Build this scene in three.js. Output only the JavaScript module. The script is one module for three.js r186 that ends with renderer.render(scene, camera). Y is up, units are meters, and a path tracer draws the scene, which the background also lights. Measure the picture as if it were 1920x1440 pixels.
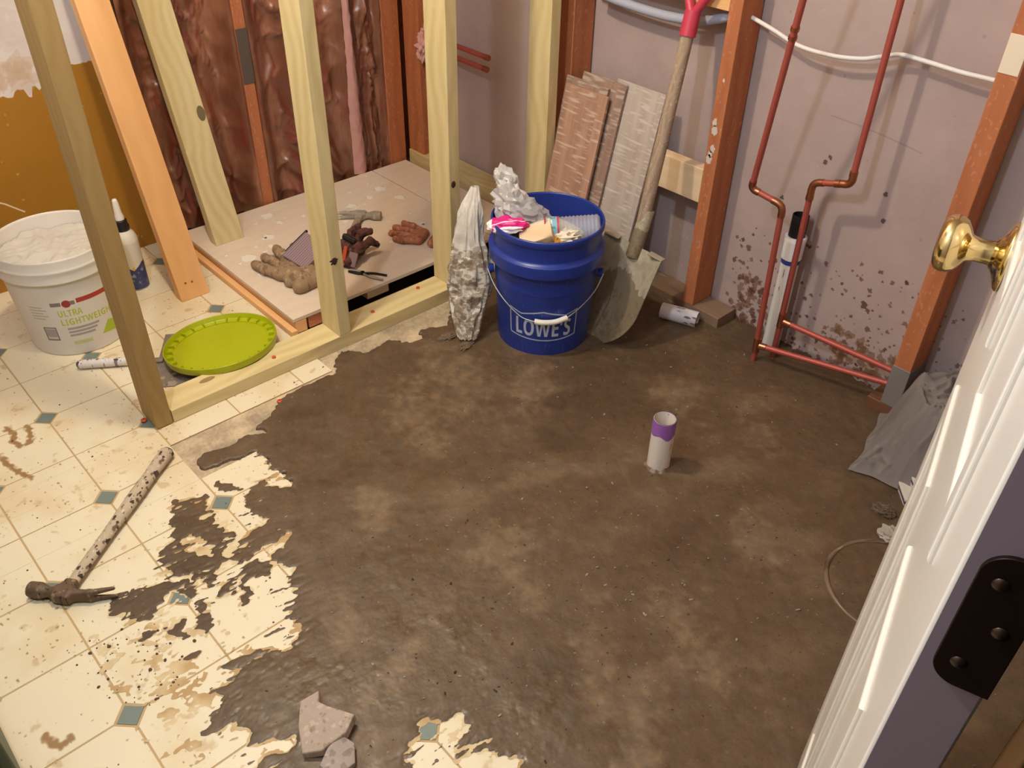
import * as THREE from 'three';
import { RoundedBoxGeometry } from 'three/addons/geometries/RoundedBoxGeometry.js';
import { mergeGeometries, mergeVertices, toCreasedNormals } from 'three/addons/utils/BufferGeometryUtils.js';
import { ImprovedNoise } from 'three/addons/math/ImprovedNoise.js';

// ------------------------------------------------------------------ camera, lights, exposure
const scene = new THREE.Scene();
scene.background = new THREE.Color(0x000000);
const camera = new THREE.PerspectiveCamera(2 * Math.atan(720 / 1635.36) * 180 / Math.PI, 4 / 3, 0.02, 20);
camera.position.set(0, 1.42, 0);
camera.rotation.order = 'YXZ';
camera.rotation.set(-0.65493, 0.81594, 0.0222);
const renderer = new THREE.WebGLRenderer({ antialias: true });
renderer.toneMapping = THREE.LinearToneMapping;
renderer.toneMappingExposure = 0.97;
renderer.shadowMap.enabled = true;

const WARM = new THREE.Color(1.0, 0.89, 0.70), COOL = new THREE.Color(0.66, 0.82, 1.0);
const ceilingLamp = new THREE.PointLight(WARM, 5.6);
ceilingLamp.position.set(-1.62, 2.11, -0.60);
const vanityLamp = new THREE.PointLight(COOL, 4.0);
vanityLamp.position.set(-0.88, 1.98, 0.05);
for (const l of [ceilingLamp, vanityLamp]) { l.castShadow = true; l.shadow.radius = 2.2; l.shadow.mapSize.set(2048, 2048); scene.add(l); }

// ------------------------------------------------------------------ helpers
const V = (x, y, z) => new THREE.Vector3(x, y, z);
function rng(seed) { let a = seed >>> 0; return () => { a = (a + 0x6d2b79f5) >>> 0; let t = a; t = Math.imul(t ^ (t >>> 15), t | 1); t ^= t + Math.imul(t ^ (t >>> 7), t | 61); return ((t ^ (t >>> 14)) >>> 0) / 4294967296; }; }
const perlin = new ImprovedNoise();
const n3 = (x, y, z) => perlin.noise(x, y, z);
const fbm = (x, y, z, o = 4) => { let s = 0, a = 0.5, f = 1; for (let i = 0; i < o; i++) { s += a * n3(x * f, y * f, z * f + i * 7.3); a *= 0.5; f *= 2.03; } return s; };
const clamp = (x, a = 0, b = 1) => Math.min(b, Math.max(a, x));
const mixv = (a, b, t) => a + (b - a) * t;
const smooth = (a, b, x) => { const t = clamp((x - a) / (b - a)); return t * t * (3 - 2 * t); };
const mix3 = (a, b, t) => [mixv(a[0], b[0], t), mixv(a[1], b[1], t), mixv(a[2], b[2], t)];

function dataTex(w, h, fn, srgb = true, wrap = THREE.RepeatWrapping) {
  const d = new Uint8Array(w * h * 4);
  for (let y = 0; y < h; y++) for (let x = 0; x < w; x++) {
    const c = fn(x / w, y / h, x, y), k = (y * w + x) * 4;
    d[k] = clamp(c[0], 0, 255); d[k + 1] = clamp(c[1], 0, 255); d[k + 2] = clamp(c[2], 0, 255); d[k + 3] = 255;
  }
  const t = new THREE.DataTexture(d, w, h);
  t.magFilter = THREE.LinearFilter; t.minFilter = THREE.LinearMipmapLinearFilter; t.generateMipmaps = true;
  t.wrapS = t.wrapT = wrap; if (srgb) t.colorSpace = THREE.SRGBColorSpace; t.needsUpdate = true;
  return t;
}
function canvasTex(w, h, draw, wrap = THREE.ClampToEdgeWrapping) {
  const c = document.createElement('canvas'); c.width = w; c.height = h;
  draw(c.getContext('2d'), w, h);
  const t = new THREE.CanvasTexture(c); t.colorSpace = THREE.SRGBColorSpace; t.wrapS = t.wrapT = wrap; return t;
}
const rgb = (c) => `rgb(${c.map(Math.round).join(',')})`;
function blob(g, x, y, r, rand, wob = 0.4) {
  g.beginPath(); const n = 10;
  for (let i = 0; i <= n; i++) { const a = i / n * Math.PI * 2, q = r * (1 + (rand() - 0.5) * wob * 2); g[i ? 'lineTo' : 'moveTo'](x + Math.cos(a) * q, y + Math.sin(a) * q); }
  g.closePath(); g.fill();
}
// base colour with irregular specks of other matter: [[colour, count, rmin, rmax], ...]
function speckTex(w, h, base, kinds, seed, mottle = 8) {
  return canvasTex(w, h, (g) => {
    const r = rng(seed); g.fillStyle = rgb(base); g.fillRect(0, 0, w, h);
    for (let i = 0; i < 500; i++) { const m = (r() - 0.5) * 2 * mottle; g.fillStyle = rgb(base.map((c) => clamp(c + m, 0, 255))); g.globalAlpha = 0.35; blob(g, r() * w, r() * h, w * (0.01 + r() * 0.05), r); }
    for (const [c, n, a, b, al = 0.9] of kinds) { g.globalAlpha = al; g.fillStyle = rgb(c); for (let i = 0; i < n; i++) blob(g, r() * w, r() * h, mixv(a, b, r() * r()), r); }
    g.globalAlpha = 1;
  }, THREE.RepeatWrapping);
}
function woodTex(light, dark, seed, { rings = 9, knots = 2, contrast = 1, speck = 0 } = {}) {
  const r = rng(seed), W = 192, H = 1024;
  const kn = []; for (let i = 0; i < knots; i++) kn.push([0.15 + r() * 0.7, r(), 0.022 + r() * 0.028]);
  const o = r() * 90;
  return dataTex(W, H, (u, v) => {
    let du = 0; let kd = 9;
    for (const [ku, kv, kr] of kn) { let dy = v - kv; dy -= Math.round(dy); const q = Math.hypot((u - ku) * 0.26, dy * 1.0); kd = Math.min(kd, q / kr); du += Math.exp(-q * q / (kr * kr * 8)) * 0.09 * Math.sign(u - ku); }
    const warp = 0.14 * n3(u * 1.3 + o, Math.sin(v * 6.283) * 0.9, Math.cos(v * 6.283) * 0.9 + seed) + 0.02 * n3(u * 5 + o, Math.sin(v * 6.283) * 4, Math.cos(v * 6.283) * 4);
    const g = (u + du + warp) * rings, s = Math.pow(Math.abs(Math.sin(g * 3.14159)), 2.2);
    const fine = n3(u * 70 + o, v * 9, seed) * 0.5 + n3(u * 160, v * 26, seed + 5) * 0.35;
    let t = clamp(0.12 + 0.55 * s * contrast * (0.6 + 0.6 * n3(u * 3, v * 2.2, o)) + fine * 0.28 * contrast);
    let c = mix3(light, dark, t);
    if (kd < 1.5) c = mix3(c, [dark[0] * 0.42, dark[1] * 0.4, dark[2] * 0.4], smooth(1.35, 0.6, kd) * 0.9);
    if (speck && n3(u * 40, v * 70, o + 3) > 0.42) c = mix3(c, [225, 218, 208], speck);
    return c;
  });
}
const M = (o) => new THREE.MeshStandardMaterial({ roughness: 0.7, metalness: 0, ...o });
const MP = (o) => new THREE.MeshPhysicalMaterial({ roughness: 0.5, metalness: 0, ...o });
const taken = {};
function numbered(n) { const k = taken[n] = (taken[n] ?? -1) + 1; return k ? `${n}_${String(k).padStart(3, '0')}` : n; }
function mesh(name, geo, m, parent, label) {
  const o = new THREE.Mesh(geo, m); o.castShadow = o.receiveShadow = true;
  if (parent) { o.name = name; parent.add(o); } else { o.name = numbered(name); scene.add(o); }
  if (label) o.userData.label = label;
  return o;
}
function thing(name, label, category, pos = [0, 0, 0], ry = 0, group) {
  const o = new THREE.Group(); o.name = numbered(name); o.position.set(...pos); o.rotation.y = ry;
  o.userData = { label, category }; if (group) o.userData.group = group; scene.add(o); return o;
}
function tag(o, label, category, group) { o.userData.label = label; o.userData.category = category; if (group) o.userData.group = group; return o; }
function structure(o, label) { o.userData.kind = 'structure'; if (label) { o.userData.label = label; } return o; }
// uv in metres: v runs along the length axis
function boxUV(geo, axis = 1, su = 0.25, sv = 1, off = [0, 0]) {
  const p = geo.attributes.position, n = geo.attributes.normal, uv = new Float32Array(p.count * 2);
  const g = (a, i) => a === 0 ? p.getX(i) : a === 1 ? p.getY(i) : p.getZ(i);
  for (let i = 0; i < p.count; i++) {
    const nn = [Math.abs(n.getX(i)), Math.abs(n.getY(i)), Math.abs(n.getZ(i))]; const d = nn.indexOf(Math.max(...nn));
    const rest = [0, 1, 2].filter((a) => a !== d);
    let a, b;
    if (d === axis) { a = g(rest[0], i); b = g(rest[1], i) * 0.2; } else { b = g(axis, i); a = g(rest.find((x) => x !== axis), i) + d * 0.11; }
    uv[i * 2] = a / su + off[0]; uv[i * 2 + 1] = b / sv + off[1];
  }
  geo.setAttribute('uv', new THREE.BufferAttribute(uv, 2)); return geo;
}
let boardSeed = 1;
function boardGeo(w, h, d, axis, bevel = 0.0025) {
  const r = rng(boardSeed++ * 77); const g = new RoundedBoxGeometry(w, h, d, 2, Math.min(bevel, w / 3, h / 3, d / 3));
  return boxUV(g, axis, 0.25, 1, [r(), r()]);
}
const box3 = (x0, x1, y0, y1, z0, z1, axis = 1, bevel = 0.0025) => boardGeo(x1 - x0, y1 - y0, z1 - z0, axis, bevel).translate((x0 + x1) / 2, (y0 + y1) / 2, (z0 + z1) / 2);
// map by world position along two axes (metres)
function planarUV(geo, a, b, su, sv, ou = 0, ov = 0) {
  const p = geo.attributes.position, uv = new Float32Array(p.count * 2), g = (k, i) => k === 0 ? p.getX(i) : k === 1 ? p.getY(i) : p.getZ(i);
  for (let i = 0; i < p.count; i++) { uv[i * 2] = (g(a, i) - ou) / su; uv[i * 2 + 1] = (g(b, i) - ov) / sv; }
  geo.setAttribute('uv', new THREE.BufferAttribute(uv, 2)); return geo;
}
function tube(pts, r, seg = 48, rad = 14, closed = false, tension = 0.5) {
  const c = new THREE.CatmullRomCurve3(pts, closed, 'catmullrom', tension);
  const g = new THREE.TubeGeometry(c, seg, r, rad, closed);
  if (closed) return g;
  const caps = [];
  for (const t of [0, 1]) { const p = c.getPointAt(t), d = c.getTangentAt(t).multiplyScalar(t ? 1 : -1); const k = new THREE.CircleGeometry(r, rad); k.lookAt(d); k.translate(p.x, p.y, p.z); caps.push(k); }
  return mergeGeometries([g, ...caps]);
}
function cylBetween(a, b, r0, r1 = r0, rad = 20, open = false) {
  const d = b.clone().sub(a), g = new THREE.CylinderGeometry(r1, r0, d.length(), rad, 1, open);
  g.applyQuaternion(new THREE.Quaternion().setFromUnitVectors(V(0, 1, 0), d.clone().normalize()));
  const m = a.clone().add(b).multiplyScalar(0.5); g.translate(m.x, m.y, m.z); return g;
}
const lathe = (pts, seg = 64) => new THREE.LatheGeometry(pts.map(([r, y]) => new THREE.Vector2(r, y)), seg);
function remesh(g) { const q = g.clone(); q.deleteAttribute('normal'); q.deleteAttribute('uv'); const m = mergeVertices(q, 1e-5); m.computeVertexNormals(); return m; }
function displace(geo, fn) {
  const p = geo.attributes.position, v = V();
  for (let i = 0; i < p.count; i++) { v.fromBufferAttribute(p, i); fn(v, i); p.setXYZ(i, v.x, v.y, v.z); }
  geo.computeVertexNormals(); return geo;
}
// signed distances
const sdCapsule = (p, a, b, ra, rb) => { const bx = b[0] - a[0], by = b[1] - a[1], bz = b[2] - a[2], px = p[0] - a[0], py = p[1] - a[1], pz = p[2] - a[2]; const t = clamp((px * bx + py * by + pz * bz) / (bx * bx + by * by + bz * bz)); return Math.hypot(px - bx * t, py - by * t, pz - bz * t) - mixv(ra, rb, t); };
const sdBox = (p, c, h, r) => { const x = Math.abs(p[0] - c[0]) - h[0] + r, y = Math.abs(p[1] - c[1]) - h[1] + r, z = Math.abs(p[2] - c[2]) - h[2] + r; return Math.hypot(Math.max(x, 0), Math.max(y, 0), Math.max(z, 0)) + Math.min(Math.max(x, y, z), 0) - r; };
const smin = (a, b, k) => { const h = Math.max(k - Math.abs(a - b), 0) / k; return Math.min(a, b) - h * h * k * 0.25; };
// naive surface nets
function sdfMesh(f, lo, hi, cell) {
  const n = [0, 1, 2].map((i) => Math.ceil((hi[i] - lo[i]) / cell) + 1), val = new Float32Array(n[0] * n[1] * n[2]);
  const at = (i, j, k) => (k * n[1] + j) * n[0] + i;
  for (let k = 0; k < n[2]; k++) for (let j = 0; j < n[1]; j++) for (let i = 0; i < n[0]; i++) val[at(i, j, k)] = f([lo[0] + i * cell, lo[1] + j * cell, lo[2] + k * cell]);
  const idx = new Int32Array(val.length).fill(-1), pos = [], ind = [];
  for (let k = 0; k < n[2] - 1; k++) for (let j = 0; j < n[1] - 1; j++) for (let i = 0; i < n[0] - 1; i++) {
    let c = 0, x = 0, y = 0, z = 0, neg = 0; const cv = [];
    for (let q = 0; q < 8; q++) { const v = val[at(i + (q & 1), j + ((q >> 1) & 1), k + (q >> 2))]; cv.push(v); if (v < 0) neg++; }
    if (neg === 0 || neg === 8) continue;
    for (let a = 0; a < 8; a++) for (const d of [1, 2, 4]) { const b = a | d; if (b === a) continue; if ((cv[a] < 0) !== (cv[b] < 0)) { const t = cv[a] / (cv[a] - cv[b]); x += (a & 1) + (d === 1 ? t : 0); y += ((a >> 1) & 1) + (d === 2 ? t : 0); z += (a >> 2) + (d === 4 ? t : 0); c++; } }
    idx[at(i, j, k)] = pos.length / 3; pos.push(lo[0] + (i + x / c) * cell, lo[1] + (j + y / c) * cell, lo[2] + (k + z / c) * cell);
  }
  const quad = (a, b, c, d, flip) => { if (a < 0 || b < 0 || c < 0 || d < 0) return; if (flip) ind.push(a, c, b, a, d, c); else ind.push(a, b, c, a, c, d); };
  for (let k = 1; k < n[2] - 1; k++) for (let j = 1; j < n[1] - 1; j++) for (let i = 1; i < n[0] - 1; i++) {
    const v = val[at(i, j, k)] < 0;
    if (v !== val[at(i + 1, j, k)] < 0) quad(idx[at(i, j - 1, k - 1)], idx[at(i, j, k - 1)], idx[at(i, j, k)], idx[at(i, j - 1, k)], !v);
    if (v !== val[at(i, j + 1, k)] < 0) quad(idx[at(i - 1, j, k - 1)], idx[at(i - 1, j, k)], idx[at(i, j, k)], idx[at(i, j, k - 1)], !v);
    if (v !== val[at(i, j, k + 1)] < 0) quad(idx[at(i - 1, j - 1, k)], idx[at(i, j - 1, k)], idx[at(i, j, k)], idx[at(i - 1, j, k)], !v);
  }
  const g = new THREE.BufferGeometry(); g.setAttribute('position', new THREE.Float32BufferAttribute(pos, 3)); g.setIndex(ind); g.computeVertexNormals(); return g;
}
const insidePoly = (P, x, z) => { let c = false; for (let i = 0, j = P.length - 1; i < P.length; j = i++) if ((P[i][1] > z) !== (P[j][1] > z) && x < (P[j][0] - P[i][0]) * (z - P[i][1]) / (P[j][1] - P[i][1]) + P[i][0]) c = !c; return c; };

// ------------------------------------------------------------------ shared materials
const texTreated = woodTex([222, 202, 150], [184, 158, 100], 11, { rings: 6, knots: 0, contrast: 0.75 });
const texTreated2 = woodTex([214, 196, 148], [176, 152, 100], 12, { rings: 8, knots: 0, contrast: 0.7 });
const texFir = woodTex([236, 184, 126], [208, 146, 92], 13, { rings: 4, knots: 0, contrast: 0.55 });
const texOld = woodTex([190, 116, 74], [152, 84, 50], 14, { rings: 5, knots: 0, contrast: 0.8, speck: 0.18 });
const texPine = woodTex([232, 204, 168], [206, 172, 132], 16, { rings: 6, knots: 1, contrast: 0.7 });
const texPly = woodTex([222, 202, 180], [200, 174, 150], 17, { rings: 5, knots: 0, contrast: 0.35, speck: 0.3 });
const mTreated = M({ map: texTreated, roughness: 0.75 }), mTreated2 = M({ map: texTreated2, roughness: 0.75 }), mFir = M({ map: texFir, roughness: 0.65 }), mOld = M({ map: texOld, roughness: 0.8 }), mPine = M({ map: texPine, roughness: 0.75 }), mPly = M({ map: texPly, roughness: 0.85 });
const mNail = M({ color: 0x6f6a64, metalness: 0.9, roughness: 0.45 });

// ------------------------------------------------------------------ the room
const ZW = -1.985, XL = -2.80, YC = 2.3, XR = 0.035, ZF = 0.5;
// floor slab of grey concrete
const texSlab = dataTex(512, 512, (u, v) => { const a = fbm(u * 9, v * 9, 2.2), b = n3(u * 120, v * 120, 4), c = fbm(u * 30, v * 12, 9); const k = 1 + a * 0.5 + b * 0.1 + c * 0.25; return [176 * k, 156 * k, 128 * k]; });
const slabBox = (x0, x1, z0, z1) => new THREE.BoxGeometry(x1 - x0, 0.116, z1 - z0).translate((x0 + x1) / 2, -0.062, (z0 + z1) / 2);   // open over an added pit that keeps the gap under the platform dark
const floor = mesh('floor', planarUV(mergeGeometries([slabBox(XL - 0.1, -2.62, ZW - 0.1, ZF + 0.1), slabBox(-1.92, XR + 0.12, ZW - 0.1, ZF + 0.1), slabBox(-2.62, -1.92, ZW - 0.1, -1.85), slabBox(-2.62, -1.92, -1.0, ZF + 0.1)]), 0, 2, 1, 1), M({ map: texSlab, roughness: 0.9, bumpMap: texSlab, bumpScale: 0.001 }));
structure(floor, 'grey concrete slab floor with cut vinyl sheet and wet cement');
// vinyl: printed-and-embossed squares of 186 mm with dark diamonds on every second corner
const PITCH = 0.1864, LX = -2.0133, LZ = -0.2925, DOT = 0.0275;
const SMEARS = [[[-2.036, -0.206], [-2.006, -0.213], [-1.973, -0.202], [-1.947, -0.211], [-1.944, -0.23], [-1.977, -0.246], [-2.01, -0.245]], [[-1.941, -0.16], [-1.893, -0.167], [-1.846, -0.177], [-1.816, -0.189]], [[-1.142, 0.019], [-1.12, 0.015], [-1.104, 0.006], [-1.108, -0.009]]];
const smearAt = (x, z) => { let d = 9; for (const S of SMEARS) for (let i = 0; i + 1 < S.length; i++) { const [ax, az] = S[i], bx = S[i + 1][0] - ax, bz = S[i + 1][1] - az, t = clamp(((x - ax) * bx + (z - az) * bz) / (bx * bx + bz * bz)); d = Math.min(d, Math.hypot(x - ax - bx * t, z - az - bz * t)); } return d; };
const vinylStain = dataTex(1536, 768, (u, v) => {
  const x = u * 3.0, z = v * 1.5; const f = fbm(x * 5, z * 5, 3.3), g = fbm(x * 26, z * 26, 8.1), h = n3(x * 150, z * 150, 1.7);
  let c = [226, 212, 182];
  c = mix3(c, [214, 190, 148], smooth(0.02, 0.32, f) * 0.55);
  c = mix3(c, [186, 152, 108], smooth(0.26, 0.42, g + f * 0.35) * 0.5);
  c = mix3(c, [120, 88, 54], smooth(0.62, 0.72, h + f * 0.25) * 0.7);
  const xs = x - 2.8, zs = z - 1.0; if ((xs < -1.78 && xs > -2.08 && zs > -0.28 && zs < -0.13) || (xs > -1.17 && xs < -1.07 && zs > -0.05 && zs < 0.05)) { const d = smearAt(xs, zs) + 0.008 * n3(x * 90, z * 90, 2); c = mix3(c, [140, 100, 58], smooth(0.010, 0.003, d) * 0.85); }
  return c;
});
const mVinyl = M({ map: vinylStain, roughness: 0.42 }), mDiamond = M({ color: 0x6f7b74, roughness: 0.42 }), mGrout = M({ color: 0xb99a6c, roughness: 0.7 });
const kept = (x, z) => x < -1.712 ? !(x > -1.785 && z < -0.94) : (x < -1.556 ? z > -0.478 : z > -0.628);
function clipPoly(P, ax, lim, keepGreater) {
  const out = []; for (let i = 0; i < P.length; i++) { const a = P[i], b = P[(i + 1) % P.length]; const ia = keepGreater ? a[ax] >= lim : a[ax] <= lim, ib = keepGreater ? b[ax] >= lim : b[ax] <= lim; if (ia) out.push(a); if (ia !== ib) { const t = (lim - a[ax]) / (b[ax] - a[ax]); out.push([mixv(a[0], b[0], t), mixv(a[1], b[1], t)]); } } return out;
}
const REG = [[-2.70, -1.785, -0.965, 0.5], [-1.925, -1.785, -1.98, -0.965], [-1.785, -1.712, -0.94, 0.5], [-1.712, -1.556, -0.478, 0.5], [-1.556, 0.03, -0.628, 0.5]];
function slabGeo(P, y0, y1, bev) {     // a flat polygon piece (x, z) with a small bevelled edge
  const cx = P.reduce((s, p) => s + p[0], 0) / P.length, cz = P.reduce((s, p) => s + p[1], 0) / P.length;
  const top = P.map(([x, z]) => { const d = Math.hypot(x - cx, z - cz) || 1; return [x - (x - cx) / d * bev, z - (z - cz) / d * bev]; });
  const pos = [], n = P.length; const tri = (...q) => q.forEach((p) => pos.push(...p));
  const ccw = P.reduce((s, p, i) => { const q = P[(i + 1) % n]; return s + p[0] * q[1] - q[0] * p[1]; }, 0) > 0;
  for (let i = 0; i < n; i++) {
    const j = (i + 1) % n, A = [top[i][0], y1, top[i][1]], B = [top[j][0], y1, top[j][1]], a = [P[i][0], y0, P[i][1]], b = [P[j][0], y0, P[j][1]], c = [cx, y1, cz];
    if (ccw) { tri(c, B, A); tri(A, B, b); tri(A, b, a); } else { tri(c, A, B); tri(A, b, B); tri(A, a, b); }
  }
  const g = new THREE.BufferGeometry(); g.setAttribute('position', new THREE.Float32BufferAttribute(pos, 3)); g.computeVertexNormals();
  return planarUV(g, 0, 2, 3.0, 1.5, -2.8, -1.0);
}
for (const [x0, x1, z0, z1] of REG) mesh('vinyl_backing', planarUV(new THREE.BoxGeometry(x1 - x0, 0.0035, z1 - z0).translate((x0 + x1) / 2, -0.00285, (z0 + z1) / 2), 0, 2, 1, 1), mGrout, floor);
mesh('added_pit_bottom', new THREE.BoxGeometry(0.74, 0.02, 0.86).translate(-2.27, -0.13, -1.43), M({ color: 0x6b5644, roughness: 1 }), floor, 'earth bottom of a pit added to darken the gap under the platform');
const gap = 0.0016;
for (let i = -5; i <= 11; i++) for (let j = -5; j <= 6; j++) {
  const x0 = LX + i * PITCH + gap, x1 = LX + (i + 1) * PITCH - gap, zb = LZ - j * PITCH - gap, za = LZ - (j + 1) * PITCH + gap;
  const e = DOT + 0.001; let P;
  if (x1 < -2.69 || za > 0.49) continue;
  if (((i + j) & 1) === 0) P = [[x0, za], [x1 - e, za], [x1, za + e], [x1, zb], [x0 + e, zb], [x0, zb - e]];
  else P = [[x0 + e, za], [x1, za], [x1, zb - e], [x1 - e, zb], [x0, zb], [x0, za + e]];
  for (const R of REG) { let q = clipPoly(P, 0, R[0], true); q = q.length > 2 ? clipPoly(q, 0, R[1], false) : q; q = q.length > 2 ? clipPoly(q, 1, R[2], true) : q; q = q.length > 2 ? clipPoly(q, 1, R[3], false) : q; if (q.length > 2) mesh('vinyl_tile', slabGeo(q, -0.0012, 0, 0.0006), mVinyl, floor); }
}
for (let i = -5; i <= 11; i++) for (let j = -5; j <= 6; j++) if (((i + j) & 1) === 0) {
  const x = LX + i * PITCH, z = LZ - j * PITCH; if (!kept(x, z) || (x < -1.9 && z < -0.95) || x < -2.66 || z > 0.46 || z < -1.9) continue;
  const e = DOT - 0.002; mesh('vinyl_diamond', slabGeo([[x - e, z], [x, z - e], [x + e, z], [x, z + e]], -0.0012, 0, 0.0006), mDiamond, floor);
}

// walls: the back of the next room's drywall, bare and splashed with mud near the floor
const texWall = canvasTex(2048, 1024, (g, w, h) => {   // 2.9 m x 1.45 m
  const r = rng(5), S = w / 2.9, X = (x) => (x + 2.85) * S, Y = (y) => h - y * S; g.fillStyle = '#b09b96'; g.fillRect(0, 0, w, h);
  for (let i = 0; i < 1600; i++) { g.globalAlpha = 0.05; g.fillStyle = r() < 0.5 ? '#988580' : '#bdaba6'; blob(g, r() * w, r() * h, 10 + r() * 60, r); }
  for (let i = 0; i < 240; i++) { g.globalAlpha = 0.25; g.fillStyle = r() < 0.6 ? '#7c5e50' : '#c2b2a8'; blob(g, r() * w, r() * h, 1 + r() * 2, r); }
  const mudC = ['#5d3a2c', '#6b4536', '#4c2f25', '#75503f'];
  for (let i = 0; i < 420; i++) { const x = -1.2 + r() * 0.72, y = Math.pow(r(), 1.9) * 0.33; g.globalAlpha = 0.55 + r() * 0.4; g.fillStyle = mudC[(r() * 4) | 0]; blob(g, X(x), Y(y), 1.2 + r() * r() * 6, r, 0.5); }
  for (let i = 0; i < 60; i++) { const x = -1.18 + (r() + r()) * 0.07, y = r() * 0.16; g.globalAlpha = 0.6; g.fillStyle = mudC[(r() * 4) | 0]; blob(g, X(x), Y(y), 2 + r() * 7, r, 0.6); }
  for (let i = 0; i < 60; i++) { const x = -0.86 + r() * 0.2, y = 0.02 + r() * 0.1; g.globalAlpha = 0.5; g.fillStyle = '#6f4a30'; blob(g, X(x), Y(y), 3 + r() * 9, r, 0.6); }
  for (let i = 0; i < 50; i++) { g.globalAlpha = 0.7; g.fillStyle = '#b9a89c'; blob(g, X(-1.45 + r() * 0.2), Y(0.04 + r() * 0.2), 1 + r() * 2.5, r, 0.6); }
  g.globalAlpha = 0.8; g.fillStyle = '#4a3a36'; for (const [x, y] of [[-0.985, 0.545], [-0.975, 0.56], [-1.08, 0.415], [-0.815, 0.52], [-0.8, 0.455]]) blob(g, X(x), Y(y), 4, r);
  g.globalAlpha = 0.5; g.strokeStyle = '#8a6f64'; g.lineWidth = 1.6; g.beginPath(); g.moveTo(X(-1.0), Y(0.66)); g.quadraticCurveTo(X(-0.9), Y(0.66), X(-0.76), Y(0.64)); g.stroke();
});
const wb = mesh('wall_back', planarUV(new THREE.BoxGeometry(XR - XL + 0.3, YC + 0.1, 0.08).translate((XR + XL) / 2, YC / 2 - 0.05, ZW - 0.04), 0, 1, 2.9, 1.45, -2.85, 0), M({ map: texWall, roughness: 0.88 }));
structure(wb, 'bare mauve grey drywall backing behind open studs');
// left wall: sheathing behind insulation, and the mustard-painted drywall that is left of it
structure(mesh('wall_left', new THREE.BoxGeometry(0.08, YC + 0.1, ZF - ZW + 0.2).translate(XL - 0.04, YC / 2 - 0.05, (ZF + ZW) / 2), M({ color: 0x7a5a44, roughness: 0.9 })), 'rough sheathing behind the insulation');
const texMustard = canvasTex(1024, 1024, (g, w, h) => {   // z from -0.95 to 0.5 by y 0..1.45, uv u=(z+.95)/1.45
  const r = rng(9), S = w / 1.45, X = (z) => (z + 0.95) * S, Y = (y) => h - y * S;
  g.fillStyle = '#a4701f'; g.fillRect(0, 0, w, h);
  for (let i = 0; i < 900; i++) { g.globalAlpha = 0.06; g.fillStyle = r() < 0.5 ? '#925f14' : '#b07c28'; blob(g, r() * w, r() * h, 8 + r() * 50, r); }
  g.globalAlpha = 1; g.fillStyle = '#d8ccc6'; g.beginPath(); g.moveTo(0, 0); g.lineTo(0, Y(0.6));
  for (let z = -0.95; z <= 0.5; z += 0.008) g.lineTo(X(z), Y(0.605 + (z > -0.72 && z < -0.45 ? -0.05 : 0) + (r() - 0.5) * (z < -0.74 ? 0.006 : 0.03)));
  g.lineTo(w, 0); g.closePath(); g.fill();
  for (let i = 0; i < 500; i++) { g.globalAlpha = 0.12; g.fillStyle = r() < 0.5 ? '#b9a99e' : '#e8e2e0'; blob(g, r() * w, r() * Y(0.66), 6 + r() * 40, r, 0.6); }
  for (let i = 0; i < 60; i++) { g.globalAlpha = 0.35; g.fillStyle = '#c0a48a'; blob(g, X(-0.68 + r() * 0.25), Y(0.58 + r() * 0.07), 5 + r() * 18, r, 0.6); }
  g.globalAlpha = 0.9; g.strokeStyle = '#efe6d6'; g.lineWidth = 3; g.beginPath(); g.moveTo(X(-0.44), Y(0.3)); g.lineTo(X(-0.50), Y(0.265)); g.lineTo(X(-0.545), Y(0.225)); g.stroke();
  for (let i = 0; i < 24; i++) { g.globalAlpha = 0.5; g.fillStyle = '#dcbf8a'; blob(g, X(-0.9 + r() * 0.4), Y(r() * 0.55), 1 + r() * 2, r); }
});
structure(mesh('wall_left_panel', planarUV(new THREE.BoxGeometry(0.10, YC, ZF + 0.915).translate(-2.75, YC / 2 - 0.004, (ZF - 0.915) / 2), 2, 1, 1.45, 1.45, -0.95, 0), M({ map: texMustard, roughness: 0.55 })), 'mustard painted drywall with torn white paper above').name = 'wall_left_001';
const mPaint = M({ color: 0xbdb4aa, roughness: 0.8 });
structure(mesh('ceiling', new THREE.BoxGeometry(XR - XL + 0.4, 0.08, ZF - ZW + 0.4).translate((XR + XL) / 2, YC + 0.04, (ZF + ZW) / 2), mPaint));
structure(mesh('wall_front', new THREE.BoxGeometry(XR - XL + 0.3, YC + 0.1, 0.08).translate((XR + XL) / 2, YC / 2 - 0.05, ZF + 0.04), mPaint));
const wr = structure(mesh('wall_right', mergeGeometries([new THREE.BoxGeometry(0.1, YC + 0.1, 1.58).translate(XR + 0.05, YC / 2 - 0.05, -1.195), new THREE.BoxGeometry(0.1, YC - 2.05, 0.905).translate(XR + 0.05, (YC + 2.05) / 2, 0.0475), new THREE.BoxGeometry(0.1, YC + 0.1, 0.09).translate(XR + 0.05, YC / 2 - 0.05, 0.455)]), mPaint));
structure(mesh('trim_1', mergeGeometries([new THREE.BoxGeometry(0.11, 2.05, 0.02).translate(XR + 0.06, 1.025, -0.395)]), M({ color: 0x3a1d10, roughness: 0.7 })), 'dark door jamb');
structure(mesh('trim_2', new RoundedBoxGeometry(0.012, 2.05, 0.02, 2, 0.003).translate(0.0035, 1.025, -0.372), M({ color: 0xb98a5c, roughness: 0.6 })), 'tan wooden edge strip of the door jamb');
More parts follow.
